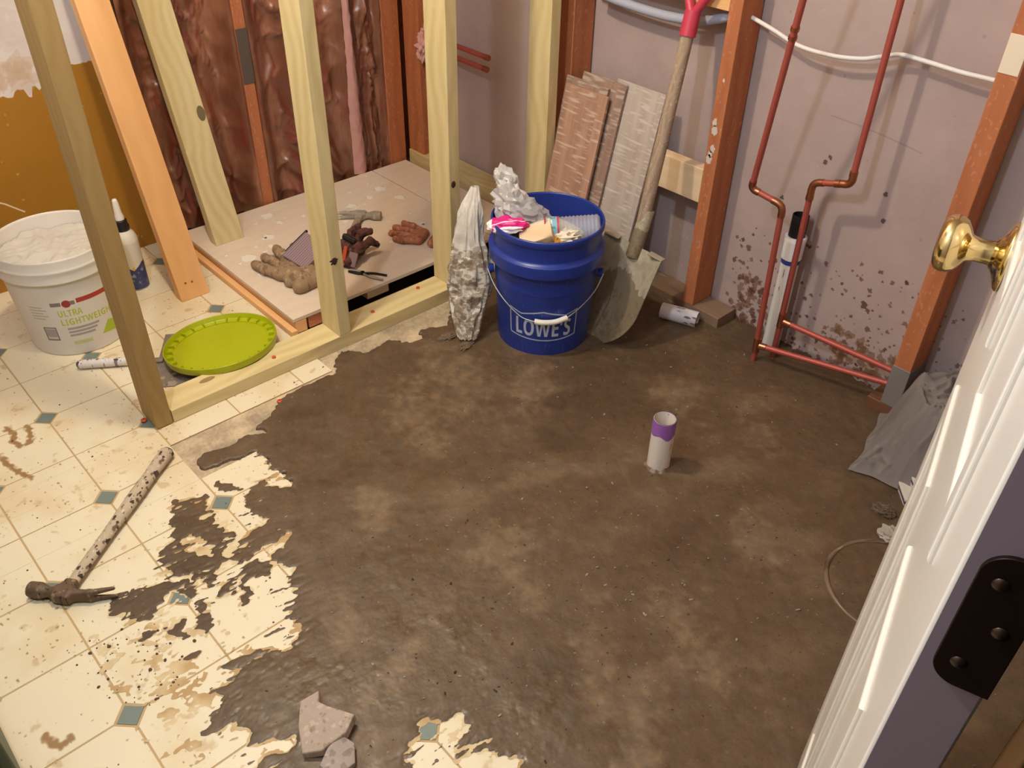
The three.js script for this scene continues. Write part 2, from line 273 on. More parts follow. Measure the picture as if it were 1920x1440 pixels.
// kraft-and-plastic faced insulation between the studs
const texFilm = dataTex(512, 1024, (u, v) => { const a = fbm(u * 5, v * 9, 1.2), b = fbm(u * 18 + v * 9, v * 14, 6.6), c = n3(u * 90, v * 60, 2); let q = mix3([112, 64, 42], [158, 104, 78], smooth(-0.2, 0.35, a)); q = mix3(q, [132, 48, 38], smooth(0.05, 0.3, b) * 0.6); return q.map((x) => x * (1 + c * 0.08)); });
function batt(z0, z1, x0, bulge, seed, label) {
  const W = Math.abs(z1 - z0), ns = Math.ceil(W / 0.007), nt = 300, H0 = 2.2, g = new THREE.PlaneGeometry(W, H0, ns, nt);
  displace(g, (p) => {
    const s = p.x / W + 0.5, y = p.y + H0 / 2, zz = z0 + (z1 - z0) * s;
    const edge = Math.pow(Math.sin(clamp(s) * Math.PI), 0.6);
    const ws = s + 0.25 * n3(s * 2, y * 2.5, seed), wy = y + 0.08 * n3(s * 3, y * 3, seed + 2);
    const d1 = 1 - Math.abs(n3(ws * 2.2 + wy * 3.2 + seed, wy * 2.6 - ws * 1.2, seed * 3.1)) * 2, d2 = 1 - Math.abs(n3(ws * 3.2 + wy * 6.5, wy * 2.2 - ws * 2.5, seed + 4)) * 2, d3 = n3(ws * 7 + wy * 9, wy * 5, seed + 9);
    const d4 = 1 - Math.abs(n3(ws * 7 + wy * 13, wy * 6 - ws * 5, seed + 14)) * 2;
    const wr_ = 0.024 * Math.pow(Math.max(d1, 0), 2) + 0.018 * Math.pow(Math.max(d2, 0), 4) + 0.009 * Math.pow(Math.max(d4, 0), 4) + 0.004 * d3;
    const lip = (-2.634 - x0) * Math.pow(Math.max(smooth(0.8, 1, s), smooth(0.2, 0, s)), 1.5);
    p.set(Math.min(-2.612, x0 + lip + bulge * edge * (0.8 + 0.4 * n3(y * 3, seed, 2)) + wr_ * edge), y + 0.01, zz);
  });
  const o = mesh('insulation_batt', g, MP({ map: texFilm, roughness: 0.42, side: THREE.DoubleSide, clearcoat: 1.0, clearcoatRoughness: 0.3, ior: 1.6 }));
  return tag(o, label, 'insulation');
}
batt(-0.925, -1.268, -2.728, 0.012, 3.2, 'brown film-faced insulation batt behind the leaning treated board');
batt(-1.307, -1.668, -2.70, 0.045, 7.7, 'wrinkled brown film-faced insulation batt right of the stud with grey plate');
batt(-1.69, -1.812, -2.69, 0.035, 12.1, 'narrow brown insulation batt beside the corner studs');
function stud(x0, x1, y0, y1, z0, z1, m, label, group, name = 'wall_stud') { const o = thing(name, label, 'stud', [(x0 + x1) / 2, y0, (z0 + z1) / 2], 0, group); mesh('board', boardGeo(x1 - x0, y1 - y0, z1 - z0, 1).translate(0, (y1 - y0) / 2, 0), m, o); return o; }
const sOr = stud(-2.795, -2.627, 0, 2.26, -1.305, -1.268, mOld, 'orange brown wall stud with a grey metal plate between insulation batts');
mesh('nail_plate', new RoundedBoxGeometry(0.002, 0.17, 0.039, 2, 0.0008).translate(0.085, 0.55, 0), M({ color: 0x6e625a, metalness: 0.5, roughness: 0.6 }), sOr, 'grey steel plate');
const sPk = stud(-2.795, -2.655, 0, 2.26, -1.69, -1.67, mOld, 'dark wall stud behind the strip of pink insulation');
{ const g = new THREE.PlaneGeometry(0.056, 2.2, 8, 260); displace(g, (p) => { const y = p.y + 1.1, w = mixv(1.0, 0.45, smooth(0, 0.7, y)); const s = p.x * w; p.set(-2.628 + 0.016 * (1 - Math.pow(p.x / 0.029, 2)) + 0.006 * n3(y * 30, p.x * 90, 1), y + 0.052, -1.671 + s + 0.004 * n3(y * 7, 3, 1)); });
  tag(mesh('insulation_strip', g, M({ color: 0xc49188, roughness: 1, side: THREE.DoubleSide })), 'thin strip of pink fibreglass hanging down over a stud', 'insulation'); }
stud(-2.72, -2.627, 0, 2.26, -1.885, -1.813, mOld, 'doubled orange brown stud at the corner next to narrow insulation');
stud(-2.624, -2.535, 0, 2.26, -1.98, -1.90, mOld, 'old brown corner stud fixed against the mauve drywall');
stud(-2.795, -2.73, 0, 2.26, -1.98, -1.888, mOld, 'dark stud deep in the corner');
{ const g = remesh(new THREE.IcosahedronGeometry(0.04, 14)); displace(g, (p) => { const d = p.clone().normalize(); const q = 1 + 0.55 * n3(d.x * 3, d.y * 3, d.z * 3) + 0.3 * n3(d.x * 9, d.y * 7, d.z * 9); p.multiplyScalar(q); p.y *= 1.4; p.z *= 0.85; p.x *= 0.6; });
  const o = mesh('insulation_tuft', g, M({ color: 0xd8a8a2, roughness: 1 })); o.position.set(-2.525, 0.49, -1.925); tag(o, 'tuft of pink fibreglass stuffed against the corner stud', 'insulation'); }
// sole plates and studs of the old wall
const splate = thing('sole_plate', 'old sole plate along the drywall beside the platform', 'plate', [-2.2, 0, -1.936]); mesh('board', boardGeo(0.84, 0.088, 0.085, 0).translate(0, 0.044, 0), mTreated2, splate);
const sp2 = thing('sole_plate', 'sawn end of a muddy sole plate under the old red stud', 'plate', [-1.375, 0, -1.936]); mesh('board', boardGeo(0.46, 0.038, 0.085, 0).translate(0, 0.019, 0), M({ map: speckTex(256, 256, [132, 106, 86], [[[104, 80, 62], 60, 4, 20, 0.4], [[176, 160, 144], 30, 2, 8, 0.5]], 31), roughness: 0.7 }), sp2);
const sp3 = thing('sole_plate', 'muddy brown sole plate under the taped stud', 'plate', [-0.325, 0, -1.936]); mesh('board', boardGeo(0.69, 0.038, 0.085, 0).translate(0, 0.019, 0), M({ map: speckTex(256, 256, [112, 72, 48], [[[84, 58, 40], 60, 4, 24]], 32), roughness: 0.6 }), sp3);
stud(-1.852, -1.79, 0.0, 2.26, -1.98, -1.895, mOld, 'dark brown stud behind the last treated stud');
const sA = stud(-1.277, -1.239, 0.038, 2.26, -1.98, -1.892, mOld, 'old red brown stud with paint marks standing on the sawn sole plate');
{ const r = rng(3), pm = M({ color: 0xcfc0b4, roughness: 0.8, side: THREE.DoubleSide }); for (const [x, y, s] of [[-0.01, 0.55, 0.012], [-0.005, 0.53, 0.016], [0.0, 0.48, 0.014], [-0.008, 0.465, 0.012], [0.0, 0.66, 0.006], [-0.01, 0.45, 0.016]]) { const c = new THREE.CircleGeometry(s * 0.62, 24), ph = r() * 9; displace(c, (p) => { const q = Math.atan2(p.y, p.x); p.multiplyScalar(1 + 0.4 * n3(Math.cos(q) * 2 + ph, Math.sin(q) * 2, ph)); p.y *= 1.3; p.x *= 0.9; }); c.translate(x * 0.6, y, 0.0446); mesh('paint_smear', c, pm, sA, 'dried white paint mark'); } }
const sB = stud(-0.632, -0.588, 0.038, 2.26, -1.98, -1.892, mOld, 'old red brown stud with grey tape around its foot behind the door');
{ const g = new RoundedBoxGeometry(0.046, 0.115, 0.09, 2, 0.002).translate(0, 0.06, 0); mesh('tape', displace(remesh(g), (p) => { if (p.y > 0.11) p.y += 0.008 * n3(p.x * 90, 0, p.z * 60); p.x *= 1.01; p.z *= 1.02; }), M({ color: 0x7d7672, roughness: 0.55 }), sB, 'grey duct tape'); }
// white patch on the tall stud
mesh('wood_scar', new RoundedBoxGeometry(0.04, 0.075, 0.004, 1, 0.001).translate(-0.001, 0.875, 0.0435), M({ color: 0xead7c0, roughness: 0.85 }), sB, 'pale fresh cut wood');
const blk = thing('blocking', 'pale new wood block nailed between studs behind the shovel', 'board', [-1.52, 0.355, -1.912]); mesh('board', boardGeo(0.485, 0.098, 0.036, 0).translate(0, 0.049, 0), mPine, blk);
const blk2 = thing('blocking', 'orange wood block between studs above the grey conduit', 'board', [-1.52, 0.858, -1.936]); mesh('board', boardGeo(0.485, 0.04, 0.085, 0).translate(0, 0.02, 0), mFir, blk2);

// ------------------------------------------------------------------ new partition frame of treated lumber
const FX0 = -1.874, FX1 = -1.785;
const bp = thing('bottom_plate', 'new treated bottom plate of the open stud frame, lying on the floor', 'plate', [(FX0 + FX1) / 2, 0, -1.18]);
mesh('board', boardGeo(FX1 - FX0, 0.038, 1.312, 2).translate(0, 0.019, 0), mTreated, bp);
{ const mk = M({ color: 0xc4552e, roughness: 0.6 }); for (const [x, z] of [[0.012, 0.35], [-0.02, -0.16], [0.0, 0.02]]) mesh('nail_head', new THREE.CylinderGeometry(0.0055, 0.006, 0.004, 12).translate(x, 0.0395, z), mk, bp, 'orange plastic nail washer');
  for (const [x, z] of [[-0.005, 0.53], [0.0, 0.40]]) mesh('knot', new THREE.CylinderGeometry(0.012, 0.013, 0.001, 14).scale(0.7, 1, 1.7).translate(x - 0.01, 0.0384, z), M({ color: 0x9a7a4c, roughness: 0.8 }), bp, 'dark wood knot'); }
stud(FX0, FX1, 0.002, 2.22, -0.522, -0.480, M({ map: texTreated2, color: 0xcdb696, roughness: 0.8 }), 'end stud of the new frame standing on the floor before the compound bucket');  // darker tint puts part of the shade on this stud into its colour
const st2 = stud(FX0, FX1, 0.038, 2.22, -1.056, -1.018, mTreated, 'new treated stud with a split dark knot in front of the gloves');
{ const g = remesh(new THREE.IcosahedronGeometry(0.012, 6)); displace(g, (p) => { p.x *= 0.25; p.y *= 0.8; p.multiplyScalar(1 + 0.5 * n3(p.x * 200, p.y * 200, p.z * 200)); }); g.translate(0.0435, 0.235, 0.008); mesh('knot', g, M({ color: 0x3a2416, roughness: 0.9 }), st2, 'split dark knot'); }
const st3 = stud(FX0, FX1, 0.038, 2.22, -1.460, -1.422, mTreated, 'new treated stud with bark edge directly left of the blue bucket');
{ const g = remesh(new THREE.IcosahedronGeometry(0.009, 5)); g.scale(0.3, 1.2, 0.9).translate(0.044, 0.33, 0.005); mesh('knot', g, M({ color: 0x4a2d18, roughness: 0.9 }), st3, 'dark round knot'); }
stud(FX0, FX1, 0.038, 2.22, -1.836, -1.798, mTreated, 'last new treated stud against the old wall, left of the leaning planks');
const tp = thing('top_plate', 'new treated top plate carrying the frame studs at the ceiling', 'plate', [(FX0 + FX1) / 2, 2.22, -1.16]); mesh('board', boardGeo(FX1 - FX0, 0.078, 1.36, 2).translate(0, 0.039, 0), mTreated2, tp);
// leaning boards
function leaning(x, y, z, w, t, len, tilt, m, label) { const o = thing('leaning_board', label, 'board', [x, y, z]); const g = boardGeo(t, len, w, 1).translate(-t / 2, len / 2, 0); const b = mesh('board', g, m, o); b.rotation.z = tilt; return o; }
const lb1 = leaning(-2.295, 0.0, -0.836, 0.089, 0.038, 1.40, Math.atan2(0.235, 0.805), mFir, 'smooth orange fir board leaning on the mustard wall');
{ const mk = M({ color: 0x9a5a2c, roughness: 0.8 }); for (const [y, z] of [[0.052, 0.016], [0.05, -0.004]]) { const k = mesh('nail_hole', new THREE.CylinderGeometry(0.0035, 0.0035, 0.0015, 10).rotateZ(Math.PI / 2).translate(0.0002, y, z), mk, lb1.children[0]); k.userData.label = 'rusty nail hole'; } }
const lb2 = leaning(-2.452, 0.051, -1.045, 0.097, 0.038, 0.80, Math.atan2(0.195, 0.695), mTreated2, 'short treated board with a big dark knot leaning on the insulation');
mesh('knot', new THREE.CylinderGeometry(0.016, 0.017, 0.0015, 16).rotateZ(Math.PI / 2).scale(1, 1.35, 0.75).translate(0.0002, 0.40, -0.034), M({ color: 0x6d5f42, roughness: 0.85 }), lb2.children[0], 'dark oval knot');

// ------------------------------------------------------------------ wooden platform in the alcove
const pf = thing('platform', 'low plywood platform on joists behind the new frame', 'platform', [-2.27, 0, -1.41]);
mesh('plywood_sheet', boardGeo(0.69, 0.012, 0.757, 2, 0.0015).translate(0, 0.0455, 0.076), mPly, pf); mesh('plywood_sheet', boardGeo(0.69, 0.012, 0.155, 2, 0.0015).translate(0, 0.0455, -0.384), mPly, pf);
mesh('edge_board', boardGeo(0.69, 0.0385, 0.036, 0).translate(0, 0.0195, 0.43), mFir, pf); mesh('edge_board', boardGeo(0.70, 0.019, 0.02, 0).translate(0.005, 0.0097, 0.459), mFir, pf);
for (const z of [0.36, 0.15, -0.14, -0.44]) mesh('joist', boardGeo(z === 0.36 ? 0.09 : 0.66, 0.0385, z === 0.36 ? 0.09 : 0.08, 0).translate(z === 0.36 ? 0.298 : -0.005, 0.0195, z), z === 0.15 ? mPine : mOld, pf);
{ const r = rng(21), gs = []; for (let i = 0; i < 46; i++) { const s = 0.004 + r() * r() * 0.022, c = new THREE.CylinderGeometry(s, s * 1.15, 0.0012, 11); displace(c, (p) => { p.x *= 0.7 + 0.6 * r(); p.z *= 0.7 + 0.6 * r(); }); c.translate(-0.33 + r() * 0.5, 0.0518, 0.43 - Math.pow(r(), 1.6) * 0.7); gs.push(c); } const o = mesh('plaster_splat', mergeGeometries(gs), M({ color: 0xe6dccb, roughness: 0.9 }), pf, 'dried white plaster splats'); o.userData.kind = 'stuff'; }

// ------------------------------------------------------------------ wet cement over the slab, smeared onto the vinyl (outlines in metres, x and z)
const MUD=[[-1.677,-1.316],[-1.710,-1.249],[-1.670,-1.212],[-1.674,-1.183],[-1.727,-1.147],[-1.721,-1.082],[-1.725,-1.049],[-1.775,-1.011],[-1.698,-0.937],[-1.708,-0.846],[-1.698,-0.772],[-1.672,-0.745],[-1.650,-0.711],[-1.637,-0.666],[-1.596,-0.674],[-1.627,-0.614],[-1.616,-0.588],[-1.635,-0.531],[-1.620,-0.494],[-1.608,-0.486],[-1.573,-0.497],[-1.565,-0.556],[-1.551,-0.618],[-1.488,-0.626],[-1.405,-0.631],[-1.392,-0.612],[-1.417,-0.596],[-1.458,-0.574],[-1.437,-0.526],[-1.386,-0.503],[-1.340,-0.532],[-1.324,-0.463],[-1.289,-0.410],[-1.267,-0.415],[-1.271,-0.492],[-1.276,-0.555],[-1.261,-0.534],[-1.242,-0.493],[-1.219,-0.479],[-1.178,-0.495],[-1.153,-0.475],[-1.111,-0.466],[-1.102,-0.421],[-1.054,-0.431],[-1.026,-0.419],[-1.017,-0.392],[-1.036,-0.367],[-1.058,-0.317],[-1.063,-0.279],[-1.036,-0.290],[-1.027,-0.250],[-1.029,-0.218],[-0.999,-0.260],[-0.991,-0.231],[-0.972,-0.203],[-0.969,-0.178],[-0.948,-0.209],[-0.950,-0.248],[-0.938,-0.227],[-0.920,-0.246],[-0.893,-0.235],[-0.872,-0.252],[-0.862,-0.304],[-0.842,-0.306],[-0.832,-0.276],[-0.852,-0.241],[-0.848,-0.219],[-0.800,-0.240],[-0.620,-0.260],[-0.400,-0.200],[-0.100,-0.300],[0.020,-0.300],[0.020,-1.990],[-1.860,-1.990],[-1.860,-1.400]];
const MUD_ISLAND=[[-0.680,-0.410],[-0.697,-0.441],[-0.733,-0.476],[-0.705,-0.510],[-0.696,-0.526],[-0.683,-0.546],[-0.657,-0.542],[-0.649,-0.517],[-0.649,-0.498],[-0.629,-0.485],[-0.624,-0.514],[-0.610,-0.536],[-0.581,-0.546],[-0.548,-0.558],[-0.550,-0.420],[-0.720,-0.420]];
const MUD_SPLATS=[[[-1.535,-0.391],[-1.514,-0.421],[-1.499,-0.461],[-1.460,-0.447],[-1.374,-0.450],[-1.351,-0.455],[-1.323,-0.423],[-1.290,-0.399],[-1.270,-0.372],[-1.253,-0.353],[-1.266,-0.338],[-1.297,-0.332],[-1.320,-0.316],[-1.349,-0.303],[-1.384,-0.303],[-1.404,-0.310],[-1.418,-0.336],[-1.443,-0.361],[-1.482,-0.383],[-1.521,-0.384]],
 [[-1.329,-0.167],[-1.351,-0.196],[-1.349,-0.235],[-1.331,-0.274],[-1.315,-0.293],[-1.276,-0.327],[-1.246,-0.309],[-1.288,-0.290],[-1.283,-0.272],[-1.271,-0.241],[-1.255,-0.214],[-1.268,-0.200],[-1.292,-0.181],[-1.314,-0.166]],
 [[-1.528,-0.501],[-1.502,-0.524],[-1.466,-0.529],[-1.473,-0.502],[-1.506,-0.495]],
 [[-1.249,-0.405],[-1.258,-0.444],[-1.225,-0.471],[-1.200,-0.451],[-1.216,-0.404]],
 [[-1.211,-0.390],[-1.198,-0.405],[-1.169,-0.391],[-1.169,-0.373],[-1.192,-0.374]],
 [[-1.232,-0.231],[-1.207,-0.242],[-1.216,-0.266],[-1.196,-0.272],[-1.190,-0.253],[-1.174,-0.271],[-1.192,-0.285],[-1.169,-0.268],[-1.180,-0.239],[-1.211,-0.229]],
 [[-1.239,-0.168],[-1.225,-0.200],[-1.222,-0.216],[-1.210,-0.213],[-1.212,-0.194],[-1.230,-0.183]],
 [[-1.234,-0.300],[-1.197,-0.324],[-1.141,-0.300],[-1.145,-0.286],[-1.191,-0.295]],
 [[-1.127,-0.232],[-1.131,-0.260],[-1.116,-0.257],[-1.116,-0.237]],
 [[-1.263,-0.430],[-1.224,-0.386],[-1.204,-0.343],[-1.225,-0.338],[-1.239,-0.378]]];
const MUD_HOLE=[[-1.414,-0.373],[-1.413,-0.395],[-1.353,-0.399],[-1.320,-0.395],[-1.335,-0.373],[-1.365,-0.354]];
// patches where paler slurry has dried: x, z, half lengths, turn
const SLURRY = [[-1.44, -1.15, 0.22, 0.13, 0.7], [-1.42, -1.0, 0.16, 0.09, 0.5], [-1.3, -1.3, 0.16, 0.09, 0.8], [-0.93, -0.86, 0.13, 0.07, 0.7], [-0.83, -0.83, 0.1, 0.05, 0.2], [-0.85, -0.52, 0.2, 0.045, 1.3], [-0.98, -0.50, 0.12, 0.06, 0.4], [-0.60, -0.80, 0.16, 0.06, 0.9], [-0.52, -0.98, 0.14, 0.07, 0.5], [-0.58, -1.27, 0.12, 0.05, 0.9], [-1.02, -1.55, 0.16, 0.08, 0.7], [-0.78, -1.6, 0.12, 0.07, 0.5], [-0.45, -0.75, 0.12, 0.06, 0.8], [-1.2, -0.72, 0.1, 0.05, 0.4]];
MUD[MUD.length - 2] = [-1.783, -1.99]; MUD[MUD.length - 1] = [-1.783, -1.42];
{
  const x0 = -1.80, x1 = XR - 0.002, z0 = ZW, z1 = -0.1, C = 0.0032, nx = Math.floor((x1 - x0) / C), nz = Math.floor((z1 - z0) / C);
  const raw = new Float32Array((nx + 1) * (nz + 1)), F = (a, i, j) => a[clamp(j, 0, nz) * (nx + 1) + clamp(i, 0, nx)];
  for (let j = 0; j <= nz; j++) for (let i = 0; i <= nx; i++) {
    const x = x0 + i * C, z = z0 + j * C; const wx = x + 0.010 * n3(x * 22, z * 22, 1) + 0.007 * n3(x * 75, z * 40, 2) + 0.003 * n3(x * 190, z * 120, 4), wz = z + 0.016 * n3(x * 24, z * 15, 5) + 0.014 * n3(x * 85, z * 40, 8) + 0.006 * n3(x * 200, z * 120, 6);
    let v = insidePoly(MUD, wx, wz) && !insidePoly(MUD_ISLAND, wx, wz) ? 1 : 0;
    if (!v) for (const P of MUD_SPLATS) if (insidePoly(P, wx, wz)) v = 1;
    if (v && insidePoly(MUD_HOLE, wx, wz)) v = 0.2;
    raw[j * (nx + 1) + i] = v;
  }
  const blur = (src, R) => { const t = new Float32Array(src.length), o = new Float32Array(src.length); for (let j = 0; j <= nz; j++) for (let i = 0; i <= nx; i++) { let s = 0; for (let k = -R; k <= R; k++) s += F(src, i + k, j); t[j * (nx + 1) + i] = s / (2 * R + 1); } for (let j = 0; j <= nz; j++) for (let i = 0; i <= nx; i++) { let s = 0; for (let k = -R; k <= R; k++) s += F(t, i, j + k); o[j * (nx + 1) + i] = s / (2 * R + 1); } return o; };
  const f1 = blur(raw, 1), wide = blur(blur(raw, 15), 12), deep = blur(blur(raw, 20), 20);
  const kv = new Float32Array(raw.length); for (let j = 0; j <= nz; j++) for (let i = 0; i <= nx; i++) kv[j * (nx + 1) + i] = kept(x0 + i * C, z0 + j * C) ? 1 : 0; const soft = blur(blur(kv, 8), 8);
  const field = new Float32Array(raw.length), height = new Float32Array(raw.length);
  for (let j = 0; j <= nz; j++) for (let i = 0; i <= nx; i++) {
    const k = j * (nx + 1) + i, x = x0 + i * C, z = z0 + j * C; const vinyl = kept(x, z);
    const band = vinyl ? Math.exp(-Math.pow((wide[k] - 0.45) / 0.36, 2)) * smooth(0.03, 0.16, wide[k]) : 0;
    const streak = 0.8 * n3(x * 75 + z * 14, z * 15, 3.1) + 0.9 * n3(x * 130 + z * 20, z * 34, 9.2) + 0.5 * n3(x * 240, z * 110, 6.2);
    field[k] = f1[k] - 0.5 + band * streak * 1.0 - (vinyl ? 0.02 : 0);
    const rip = 0.5 + 0.5 * fbm(x * 5, z * 5, 4.4, 4);
    height[k] = -0.0002 + mixv(0.0045, 0.0018, soft[k]) * smooth(0.0, 0.55, field[k]) * (0.35 + 0.65 * deep[k]) + deep[k] * deep[k] * mixv(1, 0.4, soft[k]) * (0.004 * (rip - 0.5) + 0.0022 * fbm(x * 26, z * 26, 7.7, 3)) + 0.0008 * smooth(0, 0.5, deep[k]);
    height[k] = Math.max(height[k], vinyl ? 0.0006 : -0.0032);
  }
  const layer = (fld, topY, edgeY) => {
    const pos = [], ind = [], cache = new Map(), ecache = new Map();
    const vert = (i, j) => { const key = i * 4096 + j; if (cache.has(key)) return cache.get(key); const n = pos.length / 3; pos.push(x0 + i * C, topY(i, j), z0 + j * C); cache.set(key, n); return n; };
    const edge = (i, j, a, b) => { const k1 = j * (nx + 1) + i, k2 = b * (nx + 1) + a, key = Math.min(k1, k2) * 2097152 + Math.max(k1, k2); if (ecache.has(key)) return ecache.get(key); const u = fld[k1], v = fld[k2], t = u / (u - v), n = pos.length / 3; const X = x0 + mixv(i, a, t) * C, Z = z0 + mixv(j, b, t) * C; pos.push(X, edgeY(X, Z), Z); ecache.set(key, n); return n; };
    for (let j = 0; j < nz; j++) for (let i = 0; i < nx; i++) {
      const c = [[i, j], [i, j + 1], [i + 1, j + 1], [i + 1, j]], s = c.map(([a, b]) => F(fld, a, b) > 0), poly = [];
      if (!s[0] && !s[1] && !s[2] && !s[3]) continue;
      for (let q = 0; q < 4; q++) { const p = c[q], r = c[(q + 1) % 4]; if (s[q]) poly.push(vert(...p)); if (s[q] !== s[(q + 1) % 4]) poly.push(edge(...p, ...r)); }
      for (let q = 1; q + 1 < poly.length; q++) ind.push(poly[0], poly[q], poly[q + 1]);
    }
    const g = new THREE.BufferGeometry(); g.setAttribute('position', new THREE.Float32BufferAttribute(pos, 3)); g.setIndex(ind); g.computeVertexNormals(); return planarUV(g, 0, 2, 2.0, 2.0, -1.8, -2.0);
  };
  const g = layer(field, (i, j) => F(height, i, j), (X, Z) => (kept(X, Z) ? 0.0006 : -0.0042));
  const stain = new Float32Array(raw.length);
  for (let j = 0; j <= nz; j++) for (let i = 0; i <= nx; i++) { const k = j * (nx + 1) + i, x = x0 + i * C, z = z0 + j * C; stain[k] = kept(x, z) && kept(x - 0.006, z - 0.006) && wide[k] > 0.02 ? f1[k] - 0.5 + wide[k] * 0.85 + 0.6 * n3(x * 34 + z * 9, z * 11, 13.1) + 0.6 * n3(x * 100 + z * 10, z * 34, 17.2) + 0.3 * n3(x * 220, z * 130, 21) - 0.2 : -1;
    const q = 1 - Math.hypot((x + 1.12) / 0.2, (z + 0.21) / 0.1); if (q > -0.3 && kept(x, z)) stain[k] = Math.max(stain[k], 0.7 * n3(x * 46 + z * 10, z * 26, 31.3) + 0.6 * n3(x * 120, z * 80, 33.1) + 0.3 * q - 0.24); }
  const og = mesh('mud_stain', layer(stain, () => 0.0003, () => 0.0003), M({ map: dataTex(256, 256, (u, v) => { const a = fbm(u * 30, v * 30, 2.5); return mix3([214, 192, 150], [180, 146, 98], smooth(-0.2, 0.3, a)); }), roughness: 0.6, side: THREE.DoubleSide }));
  og.userData = { label: 'thin tan film of dirty water dried along the cement edge', category: 'mud', kind: 'stuff' };
  const texMud = dataTex(1280, 1280, (u, v) => {
    const x = u * 2, z = v * 2; const a = fbm(x * 2.6, z * 2.6, 1.1, 5), s = fbm(x * 9 + z * 5, z * 4.5 - x * 2, 5.2, 4), c = n3(x * 260, z * 260, 2.2), d = fbm(x * 40, z * 40, 3.4, 3);
    let q = [93, 73, 53]; q = mix3(q, [115, 94, 71], smooth(0.02, 0.34, s * 0.7 + a * 0.6) * 0.7); q = mix3(q, [76, 58, 41], smooth(0.05, 0.35, -a - s * 0.4) * 0.6); const k = 1 + c * 0.10 + d * 0.16; q = q.map((t) => t * k);
    { const X = x - 1.8, Z = z - 2.0; let m = 0; for (const [px, pz, rx, rz, an] of SLURRY) { const ca = Math.cos(an), sa = Math.sin(an), dx = X - px, dz = Z - pz, u1 = (dx * ca + dz * sa) / rx, v1 = (dz * ca - dx * sa) / rz, dd = u1 * u1 + v1 * v1; if (dd < 4) m = Math.max(m, 1 - Math.sqrt(dd) + 0.9 * s + 0.7 * d + 0.5 * a); } q = mix3(q, [124, 102, 78].map((t) => t * (1 + d * 0.3)), smooth(-0.1, 0.9, m) * 0.6); }
    const e = n3(x * 120, z * 120, 7.7); if (e > 0.66) q = mix3(q, [158, 138, 112], smooth(0.66, 0.78, e + a * 0.2) * 0.6); else if (e < -0.7) q = mix3(q, [58, 44, 32], smooth(0.7, 0.8, -e) * 0.7);
    return q;
  });
  const roughMud = dataTex(768, 768, (u, v) => { const x = u * 2, z = v * 2; const s = fbm(x * 9 + z * 5, z * 4.5 - x * 2, 5.2, 4), c = fbm(x * 30, z * 30, 5.5, 3); const r = 255 * clamp(0.46 + s * 0.28 + c * 0.4, 0.24, 0.8); return [r, r, r]; }, false);
  const bumpMud = dataTex(1024, 1024, (u, v) => { const x = u * 2, z = v * 2; const q = 128 + 90 * fbm(x * 70, z * 70, 1.3, 3) + 40 * n3(x * 24 + z * 11, z * 9, 2); return [q, q, q]; }, false);
  const o = mesh('wet_cement', g, MP({ map: texMud, roughness: 1, roughnessMap: roughMud, bumpMap: bumpMud, bumpScale: 0.0022, side: THREE.DoubleSide, specularIntensity: 0.9 }));
  o.userData = { label: 'wet brown cement spread over the bathroom floor', category: 'cement', kind: 'stuff' };
  // loose wet grit, its paler glossy grains added as glints of the wet surface
  const r = rng(77), pg = remesh(new THREE.IcosahedronGeometry(1, 1)); displace(pg, (p) => p.multiplyScalar(0.8 + 0.4 * n3(p.x * 2, p.y * 2, p.z * 2)));
  const mats = []; let tries = 0;
  const clusters = [[-0.62, -0.95, 0.16], [-0.75, -0.78, 0.2], [-0.55, -1.2, 0.2], [-0.95, -1.7, 0.25], [-1.0, -1.05, 0.3], [-0.85, -0.6, 0.2]];
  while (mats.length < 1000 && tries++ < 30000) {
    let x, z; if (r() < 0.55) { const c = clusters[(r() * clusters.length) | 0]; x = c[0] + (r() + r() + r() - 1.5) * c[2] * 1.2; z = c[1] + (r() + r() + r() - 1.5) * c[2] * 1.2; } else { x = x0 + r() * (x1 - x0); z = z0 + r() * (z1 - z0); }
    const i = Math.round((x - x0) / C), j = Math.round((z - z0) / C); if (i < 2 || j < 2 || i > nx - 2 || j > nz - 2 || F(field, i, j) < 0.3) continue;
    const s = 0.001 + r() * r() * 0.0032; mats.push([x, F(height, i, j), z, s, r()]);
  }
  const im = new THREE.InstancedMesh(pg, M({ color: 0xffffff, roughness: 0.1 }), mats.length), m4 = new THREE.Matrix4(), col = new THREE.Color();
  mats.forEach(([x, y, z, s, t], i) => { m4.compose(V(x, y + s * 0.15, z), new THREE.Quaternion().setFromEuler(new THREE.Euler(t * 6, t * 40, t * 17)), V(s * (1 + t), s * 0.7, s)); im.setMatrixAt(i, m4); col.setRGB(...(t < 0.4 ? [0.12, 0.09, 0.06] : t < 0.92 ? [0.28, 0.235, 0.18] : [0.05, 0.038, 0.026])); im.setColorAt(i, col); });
  im.name = 'wet_grit_glints'; im.castShadow = im.receiveShadow = true; im.userData = { label: 'loose wet grit and pebbles over the cement, paler grains added as glints', category: 'grit', kind: 'stuff' }; scene.add(im);
}
// crumbs of dried mud on the vinyl
{ const r = rng(41), gs = []; for (let i = 0; i < 110; i++) { let x, z; if (i < 70) { x = -1.29 + r() * 0.22; z = -0.23 + r() * 0.15 - (x + 1.2) * 0.2; } else { x = -2.1 + r() * 1.1; z = -0.55 + r() * 0.55; } if (!kept(x, z)) continue; const s = 0.001 + r() * r() * 0.0032; const c = new THREE.IcosahedronGeometry(s, 1); c.scale(1, 0.5, 0.7 + r() * 0.6); c.rotateY(r() * 6); c.translate(x, s * 0.3, z); gs.push(c); }
  const o = mesh('mud_crumbs', mergeGeometries(gs), M({ color: 0x5a3b26, roughness: 0.8 })); o.userData = { label: 'crumbs of dry mud scattered over the vinyl', category: 'mud', kind: 'stuff' }; }

